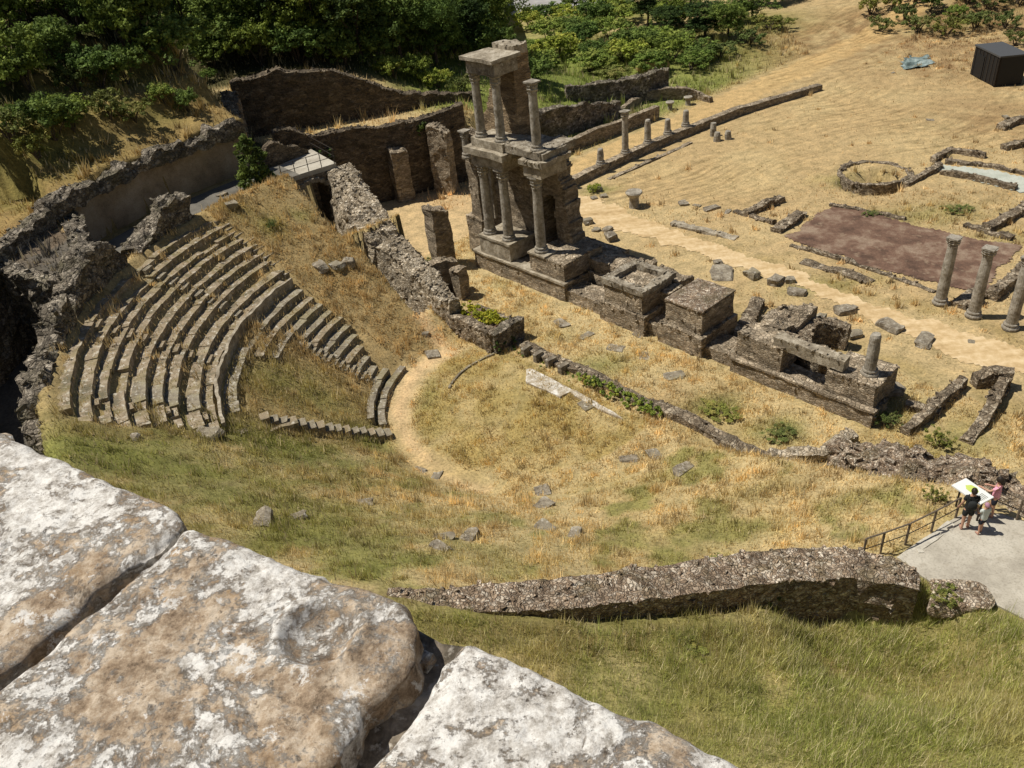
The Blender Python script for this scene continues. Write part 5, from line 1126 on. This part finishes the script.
def polar(X, Y):
    dx = X-OC[0]; dy = Y-OC[1]; u = dx*UU[0]+dy*UU[1]; v = dx*VV[0]+dy*VV[1]
    return u, v, np.hypot(u, v), np.degrees(np.arctan2(v, u))
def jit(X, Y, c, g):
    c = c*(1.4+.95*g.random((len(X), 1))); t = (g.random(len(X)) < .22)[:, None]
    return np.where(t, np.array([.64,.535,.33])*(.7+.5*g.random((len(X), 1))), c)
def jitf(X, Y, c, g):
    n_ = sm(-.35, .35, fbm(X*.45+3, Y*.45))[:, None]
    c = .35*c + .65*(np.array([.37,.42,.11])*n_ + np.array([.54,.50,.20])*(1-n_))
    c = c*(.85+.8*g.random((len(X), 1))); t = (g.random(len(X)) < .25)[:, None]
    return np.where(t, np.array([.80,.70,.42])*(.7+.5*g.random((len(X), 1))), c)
def d_fore(X, Y):
    u, v, r, a = polar(X, Y); return ((r > 21.7) & (a > -95) & (a < -6) & (dpoly(X, Y, PLAT) < -.4))*(.5+.5*sm(-.3, .2, fbm(X*.6, Y*.6)))
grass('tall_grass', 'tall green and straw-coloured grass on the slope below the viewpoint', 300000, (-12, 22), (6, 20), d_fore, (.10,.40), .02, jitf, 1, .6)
def d_slope(X, Y):
    u, v, r, a = polar(X, Y); s = ((r > 8.9) & (r < 22.6) & (v < 1.4)); seat = (a > -162) & (a < -104) & (r > 15.4)
    seat |= (a > -161) & (a < -144) & (r < 15.4)
    return s*np.where(seat, .13, 1.0)*(dpoly(X, Y, PLAT) < -.2)*(.35+.65*sm(-.35, .15, fbm(X*.5, Y*.5)))
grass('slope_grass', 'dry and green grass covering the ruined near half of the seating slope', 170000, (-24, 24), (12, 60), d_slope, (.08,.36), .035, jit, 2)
def d_flat(X, Y):
    u, v, r, a = polar(X, Y); ring = (abs(r-7.45) < .62) & (v < 1) & (a < -60); bld = (v > 8.2) & (v < 10.5) & (u > -15) & (u < 15.3)
    return (((v < 13.5) & (v > -1) & (u > -19)) | (r < 8.6))*np.where(ring, .03, 1)*np.where(bld, .2, 1)*(dpoly(X, Y, road) < 0)*(.4+.6*sm(-.3, .2, fbm(X*.5+4, Y*.5)))*((r < 8.9) | (v > 1.2))
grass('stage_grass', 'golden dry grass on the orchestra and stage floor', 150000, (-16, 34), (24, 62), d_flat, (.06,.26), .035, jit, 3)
def d_hill(X, Y):
    u, v, r, a = polar(X, Y); h_ = ((r > 27.6) & (u < 4) & (v < 6)) | inpoly(X, Y, BUTT) | ((lineside(X, Y, W2A, W2B) > .5) & (X < 6))| ((u < -24) & (v > 14))
    return h_*(.3+.7*sm(-.3, .2, fbm(X*.3, Y*.3)))
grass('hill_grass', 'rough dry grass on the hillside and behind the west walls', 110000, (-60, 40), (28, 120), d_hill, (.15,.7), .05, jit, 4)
def d_field(X, Y):
    u, v, r, a = polar(X, Y); s = (v > 13) & (u > -17); mown = sm(-1.5, 1, dpoly(X, Y, STRIPE_P))
    e = np.maximum(ell(X, Y, [(850,190,5,3,1),(930,210,8,4,1),(1000,240,4,4,1),(830,285,6,1.6,1),(900,315,7,1.2,1),(880,215,4,2,1),(960,20,20,11,3),(900,30,9,9,2.5),(1000,60,10,8,1.5),(640,205,3,2,.6),(700,215,5,2,.5),(980,150,6,4,.6),(780,215,3,2,.7)]), .10)
    return s*e*(1-.6*mown)*(dpoly(X, Y, road) < 0)*(dpoly(X, Y, red) < 0)*(dpoly(X, Y, bf) < 0)
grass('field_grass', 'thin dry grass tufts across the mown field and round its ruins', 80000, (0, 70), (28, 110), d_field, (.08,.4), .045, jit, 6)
# ================================================================== PEOPLE
def skin_mesh(verts, edges, radii, root=0, sub=2):
    me = bpy.data.meshes.new('tmp'); me.from_pydata(verts, edges, []); o = bpy.data.objects.new('tmp', me); COL.objects.link(o)
    o.modifiers.new('s', 'SKIN'); 
    for i, r_ in enumerate(radii):
        v = me.skin_vertices[0].data[i]; v.radius = (r_, r_) if not isinstance(r_, tuple) else r_; v.use_root = (i == root)
    m = o.modifiers.new('u', 'SUBSURF'); m.levels = m.render_levels = sub
    dg = bpy.context.evaluated_depsgraph_get(); ev = o.evaluated_get(dg); em = ev.to_mesh()
    V = np.array([v.co[:] for v in em.vertices]); F_ = [list(p.vertices) for p in em.polygons]; ev.to_mesh_clear()
    bpy.data.objects.remove(o); bpy.data.meshes.remove(me); return V, F_
def person(label, pos, face, h, arms, shirt, short, hat, pack=False, longhair=False, stride=.12):
    """face: heading angle (0 = +y). arms: per side (elbow, wrist) offsets from the shoulder, in 1.75 m units; x outwards, y forward"""
    t = thing('person', label, 'person', pos); s = h/1.75
    def W(V):
        V = np.asarray(V)*s; c, q = math.cos(face), math.sin(face)
        return np.column_stack([pos[0]+V[:, 0]*c-V[:, 1]*q, pos[1]+V[:, 0]*q+V[:, 1]*c, pos[2]+V[:, 2]])
    vs = [(0,0,.95)]; es = []; rs = [(.15,.11)]
    def add(p, r_, a): vs.append(p); rs.append(r_); es.append((a, len(vs)-1)); return len(vs)-1
    w = add((0,-.005,1.12),(.135,.10),0); ch = add((0,0,1.32),(.165,.115),w); nk = add((0,.01,1.47),.06,ch); hd0 = add((0,.025,1.56),.075,nk); hd = add((0,.03,1.64),(.082,.098),hd0); hd2 = add((0,.02,1.70),.07,hd)
    sh = {}
    for sd in (-1, 1):
        a = add((.09*sd,0,.90),.098,0); kx = stride*(.5 if sd > 0 else -.5); k_ = add((.10*sd,kx*.8+.02,.49),.060,a); an_ = add((.10*sd,kx-.02,.09),.040,k_); add((.11*sd,kx+.14,.03),.035,an_)
        so = np.array((.175*sd,0,1.40)); a = add(tuple(so),.055,ch)
        e = so+np.array(arms[0 if sd < 0 else 1][0])*[sd,1,1]; wr = so+np.array(arms[0 if sd < 0 else 1][1])*[sd,1,1]
        b = add(tuple(e),.042,a); c = add(tuple(wr),.029,b); f = (wr-e)/np.linalg.norm(wr-e); pl = wr+f*.07; d = add(tuple(pl),.034,c)
        sdv = np.cross(f, [0,0,1.0]); sdv = sdv/np.linalg.norm(sdv) if np.linalg.norm(sdv) > .3 else np.array([0,1.0,0])
        for j, ln in enumerate((.075,.085,.078,.06)):
            b0 = pl+sdv*(.011+.018*(1.5-j)*1.0-.011); m_ = add(tuple(b0+f*.045),.010,d); add(tuple(b0+f*(.045+ln*.55)+np.array([0,0,-.02])),.008,m_)
        m_ = add(tuple(wr+f*.03+sdv*.045),.011,c); add(tuple(wr+f*.075+sdv*.06),.009,m_)
        sh[sd] = (so, e, wr)
    V, F_ = skin_mesh(vs, es, rs)
    # face: nose, brow hollows, ears and mouth pushed out of the same surface
    q = V - np.array([0,.115,1.63]); V[:, 1] += .022*np.exp(-((q[:, 0]/.014)**2+(q[:, 2]/.022)**2+(q[:, 1]/.03)**2))
    for sx in (-1, 1):
        q = V-np.array([.032*sx,.11,1.655]); V[:, 1] -= .010*np.exp(-((q[:, 0]/.016)**2+(q[:, 2]/.012)**2+(q[:, 1]/.03)**2))
        q = V-np.array([.082*sx,.02,1.64]); V[:, 0] += sx*.022*np.exp(-((q[:, 1]/.02)**2+(q[:, 2]/.028)**2+(q[:, 0]/.03)**2))
    mk('body', W(V), F_, M['skin'], t, True)
    # shirt
    v2 = [(0,0,.80),(0,0,.93),(0,-.005,1.12),(0,0,1.33),(0,.005,1.44)]; r2 = [(.168,.135),(.185,.145),(.172,.135),(.192,.14),(.075,.075)]; e2_ = [(0,1),(1,2),(2,3),(3,4)]
    for sd in (-1, 1):
        so, e, wr = sh[sd]; v2 += [tuple(so), tuple(so+(e-so)*.62)]; r2 += [.075,.064]; n_ = len(v2); e2_ += [(3, n_-2), (n_-2, n_-1)]
    V, F_ = skin_mesh(v2, e2_, r2); mk('shirt', W(V), F_, M[shirt], t, True)
    v2 = [(0,0,1.0),(0,0,.90)]; r2 = [(.165,.128),(.168,.13)]; e2_ = [(0,1)]
    for sd in (-1, 1):
        kx = stride*(.5 if sd > 0 else -.5); v2 += [(.09*sd,0,.86),(.10*sd,kx*.6+.02,.56)]; r2 += [.115,.095]; n_ = len(v2); e2_ += [(1, n_-2), (n_-2, n_-1)]
    V, F_ = skin_mesh(v2, e2_, r2); mk('shorts', W(V), F_, M[short], t, True)
    def cap(nm, mat, r_, cut, back):
        V = []; F_ = []; n_ = 14
        for i in range(9):
            ph = math.pi*cut*i/8
            for j in range(n_):
                th = 2*math.pi*j/n_; bk = 1+back*max(0, -math.sin(th))*(i/8)
                V.append((r_*.92*math.sin(ph)*math.cos(th), .018+r_*1.1*math.sin(ph)*math.sin(th)*1.0-.012, 1.655+r_*1.12*math.cos(ph)-(bk-1)*.10))
        for i in range(8):
            for j in range(n_): F_.append([i*n_+j, (i+1)*n_+j, (i+1)*n_+(j+1) % n_, i*n_+(j+1) % n_])
        mk(nm, W(disp(np.array(V), .008, 18)), F_, M[mat], t, True)
    cap('hair' if hat == 'hair' else 'cap', hat, .108 if not longhair else .122, .56 if not longhair else .62, .9 if longhair else .4)
    if longhair:
        V, F_ = skin_mesh([(0,-.06,1.66),(0,-.10,1.56),(0,-.10,1.46)], [(0,1),(1,2)], [.09,.085,.05]); mk('hair', W(V), F_, M['hair'], t, True)
    for sd in (-1, 1):
        kx = stride*(.5 if sd > 0 else -.5); V, F_ = skin_mesh([(.10*sd,kx-.06,.045),(.105*sd,kx+.06,.04),(.115*sd,kx+.17,.03)], [(0,1),(1,2)], [.05,.05,.042]); mk('shoe', W(V), F_, M['shoe'], t, True)
    if pack:
        V, F_ = skin_mesh([(0,-.19,1.02),(0,-.20,1.2),(0,-.18,1.38)], [(0,1),(1,2)], [(.15,.10),(.165,.11),(.13,.085)]); bp = mk('backpack', W(V), F_, M['black_cloth'], t, True)
        for sd in (-1, 1):
            mb = MB(); tube(mb, [(.10*sd,-.12,1.40),(.11*sd,.03,1.475),(.12*sd,.125,1.35),(.13*sd,.06,1.12)], .018, 6); mb.v = [W(mb.v[0])]; mb.build('strap', M['black_cloth'], bp)
    return t
PZ = PLAT_Z+.02
down = ((.06,.02,-.28),(.10,.12,-.52)); reach = ((.05,.20,-.20),(.02,.46,-.16)); up_ = ((.05,.10,-.26),(-.03,.30,-.22))
pm = at(964, 528, PZ); person('person in a black shirt and shorts with a black backpack, looking at the board', pm, -.35, 1.78, (down, up_), 'black_cloth', 'black_cloth', 'hair', True)
pwm = at(990, 515, PZ); person('dark-haired person in a pink top reaching towards the board', pwm, .85, 1.70, (reach, up_), 'pink_cloth', 'navy_cloth', 'hair', False, True)
pc = at(979, 533, PZ); person('child in a pale shirt and mauve cap standing behind the board', pc, .15, 1.36, (up_, down), 'white_cloth', 'navy_cloth', 'mauve_cloth')
# information board
ib = thing('information_board', 'tilted white visitor board with a yellow-green plan on two posts', 'sign', at(972, 500, PZ))
q = [at(951.5,485,5.35), at(966,478,5.75), at(994,497,5.75), at(980,504.5,5.35)]
mb = MB(); mb.add(q+[p-[0,0,.05] for p in q], [[3,2,1,0],[4,5,6,7]]+[[i, (i+1) % 4, (i+1) % 4+4, i+4] for i in range(4)]); mb.build('panel', M['panel'], ib)
def onp(s, t, dz=.006): return q[0]*(1-s)*(1-t)+q[3]*s*(1-t)+q[2]*s*t+q[1]*(1-s)*t+np.array([0,0,dz])
mb = MB(); c_ = [(.22,.55),(.30,.80),(.48,.86),(.62,.70),(.66,.45),(.50,.34),(.34,.36)]; mb.add([onp(*p) for p in c_], [list(range(7))[::-1]]); mb.build('plan_print', M['panel_green'], ib)
mb = MB()
for k in range(5): mb.add([onp(.70,.25+.11*k), onp(.93,.25+.11*k), onp(.93,.30+.11*k), onp(.70,.30+.11*k)], [[0,1,2,3]])
mb.build('text_block', M['panel_ink'], ib)
for s_ in (.12, .88):
    p = onp(s_, .5, -.05); mb = MB(); tube(mb, [(p[0],p[1],PZ-.1), tuple(p)], .035, 8); mb.build('post', M['iron'], ib)
def railing(label, pts, h=1.0):
    t = thing('railing', label, 'railing', pts[0])
    for p in pts:
        mb = MB(); tube(mb, [p-[0,0,.2], p+[0,0,h]], .04, 8); mb.build('post', M['wood'], t)
    mb = MB(); tube(mb, [p+[0,0,h] for p in pts], .03, 7); mb.build('handrail', M['wood'], t)
    mb = MB(); tube(mb, [p+[0,0,h*.5] for p in pts], .018, 6); mb.build('midrail', M['iron'], t)
railing('wooden railing along the slope side of the paved terrace', [at(x, y, 4.45) for x, y in ((862,560),(880,554),(905,545),(931,532),(955,519))])
railing('railing at the back of the paved terrace beside the rubble mound', [at(x, y, 4.45) for x, y in ((990,510),(1016,521),(1045,534))])
mb = MB(); rwall(mb, [(p[0], p[1], 4.2, 4.55) for p in [at(x, y, 4.55) for x, y in ((900,558),(928,540),(952,523))]], .3, amp=.04, top=.05, step=.25); tag(mb.build('edging', M['kerb']), 'stone edging under the slope-side railing of the terrace', 'kerb')

# ================================================================== PARAPET IN THE FOREGROUND
ZP = CAM_H-.56
def coping(label, mat, px, dz=0.0, tilt=(0, 0), thick=.22, seed=0, round_=.016, nth=420, nr=110, feat=None):
    p = np.array([at(x, y, ZP+dz)[:2] for x, y in px]); c = p.mean(0)
    th = np.linspace(0, 2*np.pi, nth, endpoint=False); R_ = np.zeros(nth)
    for i, t in enumerate(th):
        d = np.array([math.cos(t), math.sin(t)]); best = 0
        for k in range(len(p)):
            a = p[k]-c; b = p[(k+1) % len(p)]-c; e = b-a; den = d[0]*e[1]-d[1]*e[0]
            if abs(den) < 1e-12: continue
            s = (a[0]*e[1]-a[1]*e[0])/den; q_ = (a[0]*d[1]-a[1]*d[0])/den
            if s > 0 and -1e-9 <= q_ <= 1+1e-9: best = max(best, s)
        R_[i] = best
    k_ = np.array([1,2,3,2,1.0]); k_ /= k_.sum(); R_ = sum(np.roll(R_, j-2)*k_[j] for j in range(5))
    bx = c[0]+R_*np.cos(th); by = c[1]+R_*np.sin(th)
    R_ = R_ + .010*fbm(bx*9+seed, by*9, 1.0) + .008*fbm(bx*35, by*35+seed, 2.0)
    s = np.linspace(0, 1, nr)**.75; V = []
    Rm = R_.mean()
    for q_ in s:
        X = c[0]+R_*q_*np.cos(th); Y = c[1]+R_*q_*np.sin(th); ed = R_*(1-q_)
        Z = ZP+dz+tilt[0]*(X-c[0])+tilt[1]*(Y-c[1]) - .005*np.exp(-ed/round_) - .006*np.exp(-ed/.004)
        Z = Z + .006*fbm(X*5+seed, Y*5, 0.0) + .0022*fbm(X*22, Y*22+seed, 5.0) + .0030*fbm(X*70, Y*70, 2.0) 
        if feat is not None:
            dd = np.hypot(X-feat[0], Y-feat[1]); Z = Z - .013*np.exp(-(dd/.03)**4) + .006*np.exp(-((dd-.036)/.008)**2)
        V.append(np.stack([X, Y, Z], 1))
    for j, dzz in enumerate((.004,.012,.03,.07,.12,thick)):
        X = c[0]+R_*np.cos(th)*(1-.0025*j); Y = c[1]+R_*np.sin(th)*(1-.0025*j); Z = V[nr-1][:, 2]-dzz + .01*fbm(X*14, Y*14, 9.0)
        n3 = .012*fbm(X*20, Y*20, dzz*40); V.append(np.stack([X+n3*np.cos(th), Y+n3*np.sin(th), Z], 1))
    m = len(V); V = np.concatenate(V); i = np.arange(m-1)[:, None]*nth; j = np.arange(nth)[None]; j2 = (j+1) % nth
    F_ = np.stack([i+j, i+nth+j, i+nth+j2, i+j2], -1).reshape(-1, 4)
    o = mk('coping_stone', V, F_, M[mat], None, True); fl_ = np.ones(len(F_), bool); fl_[(nr-1)*nth:] = False; o.data.polygons.foreach_set('use_smooth', fl_); return tag(o, label, 'coping stone', 'coping stones of the parapet')
coping('pale lichen-covered coping stone at the left edge of the parapet', 'lichen', [(-420,250),(-200,345),(0,430),(70,461),(130,485),(168,504),(180,517),(140,553),(78,600),(30,640),(-60,705),(-330,900),(-800,640)], .008, (0, 0), .24, 1.0)
fp = at(322, 640, ZP)
coping('largest coping stone, brown and white with a round hollow, in the middle of the parapet', 'lichen_brown', [(186,523),(250,540),(330,574),(400,601),(412,619),(412,642),(398,665),(370,697),(343,735),(318,780),(256,900),(60,1150),(-330,1000),(-40,722),(40,654),(90,612),(145,566)], .01, (0, 0), .24, 5.0, feat=fp)
coping('whitest coping stone at the right end of the parapet', 'lichen_white', [(468,642),(530,664),(600,699),(700,745),(760,774),(930,860),(1180,1000),(1000,1300),(560,1300),(330,900),(356,775),(414,716),(441,668)], .03, (0, 0), .27, 9.0)
wp = [at(x, y, ZP-.10)[:2] for x, y in ((-700,190),(-100,445),(172,560),(290,612),(380,650),(420,672),(452,690),(478,690),(690,800),(1300,1090),(1300,1900),(-1500,1900),(-1500,700))]
n_ = len(wp); ring = []
for i in range(n_):
    a, b = np.array(wp[i]), np.array(wp[(i+1) % n_]); k = max(1, int(np.linalg.norm(b-a)/.03)); k = min(k, 60); ring += [a+(b-a)*j/k for j in range(k)]
ring = np.array(ring); cw = np.array([at(300, 900, ZP)[0], at(300, 900, ZP)[1]]); q_ = len(ring); V = []; sc_ = np.concatenate([np.linspace(.25, 1, 60)])
for s in sc_:
    X, Y = (cw+(ring-cw)*s).T; V.append(np.column_stack([X, Y, ZP-.034+.014*fbm(X*14, Y*14, 3.0)+.012*fbm(X*45, Y*45, 1.0)]))
for z in np.linspace(ZP-.3, 6.0, 14): V.append(np.column_stack([ring+(.02*fbm(ring[:, 0]*9, ring[:, 1]*9, z))[:, None], np.full(q_, z)]))
m = len(V); V = np.concatenate(V); i = np.arange(m-1)[:, None]*q_; j = np.arange(q_)[None]; j2 = (j+1) % q_
tag(mk('town_wall', V, np.stack([i+j, i+q_+j, i+q_+j2, i+j2], -1).reshape(-1, 4), M['mortar'], None, True), 'old mortared town wall under the foreground coping stones', 'wall')
mb = MB(); p = at(428, 672, ZP-.05); stone(mb, (p[0], p[1], ZP-.04), (.014,.012,.012), 2.0, .2, 1, 5); tag(mb.build('pebble', M['lichen']), 'small stone stuck in the mortar gap between two coping stones', 'stone')

# ================================================================== CAMERA, LIGHT
cam = bpy.data.cameras.new('camera'); cam.sensor_width = 36; cam.lens = 36*F_PX/1024; cam.clip_start = .05; cam.clip_end = 1500
co_ = bpy.data.objects.new('camera', cam); COL.objects.link(co_)
mt = Matrix.Identity(4)
for r_ in range(3):
    mt[r_][0] = CM[r_][0]; mt[r_][1] = -CM[r_][1]; mt[r_][2] = -CM[r_][2]
mt[2][3] = CAM_H; co_.matrix_world = mt; SC.camera = co_
SUN_EL = R(62); SX, SY = -.975, .22
sl = bpy.data.lights.new('sun', 'SUN'); sl.energy = 5.0; sl.angle = R(.55); sl.color = (1, .945, .84)
so_ = bpy.data.objects.new('sun', sl); COL.objects.link(so_)
sd = Vector((SX*math.cos(SUN_EL), SY*math.cos(SUN_EL), math.sin(SUN_EL))); so_.rotation_euler = sd.to_track_quat('Z', 'Y').to_euler(); so_.location = (-40, 20, 60)
w = bpy.data.worlds.new('World'); SC.world = w; w.use_nodes = True; bg = w.node_tree.nodes['Background']
sk = w.node_tree.nodes.new('ShaderNodeTexSky'); sk.sky_type = 'NISHITA'; sk.sun_disc = False; sk.sun_elevation = SUN_EL; sk.sun_rotation = math.atan2(SX, SY)
w.node_tree.links.new(sk.outputs[0], bg.inputs[0]); bg.inputs[1].default_value = .05
SC.view_settings.view_transform = 'Standard'; SC.view_settings.look = 'None'; SC.view_settings.exposure = 0.04; SC.view_settings.gamma = 1
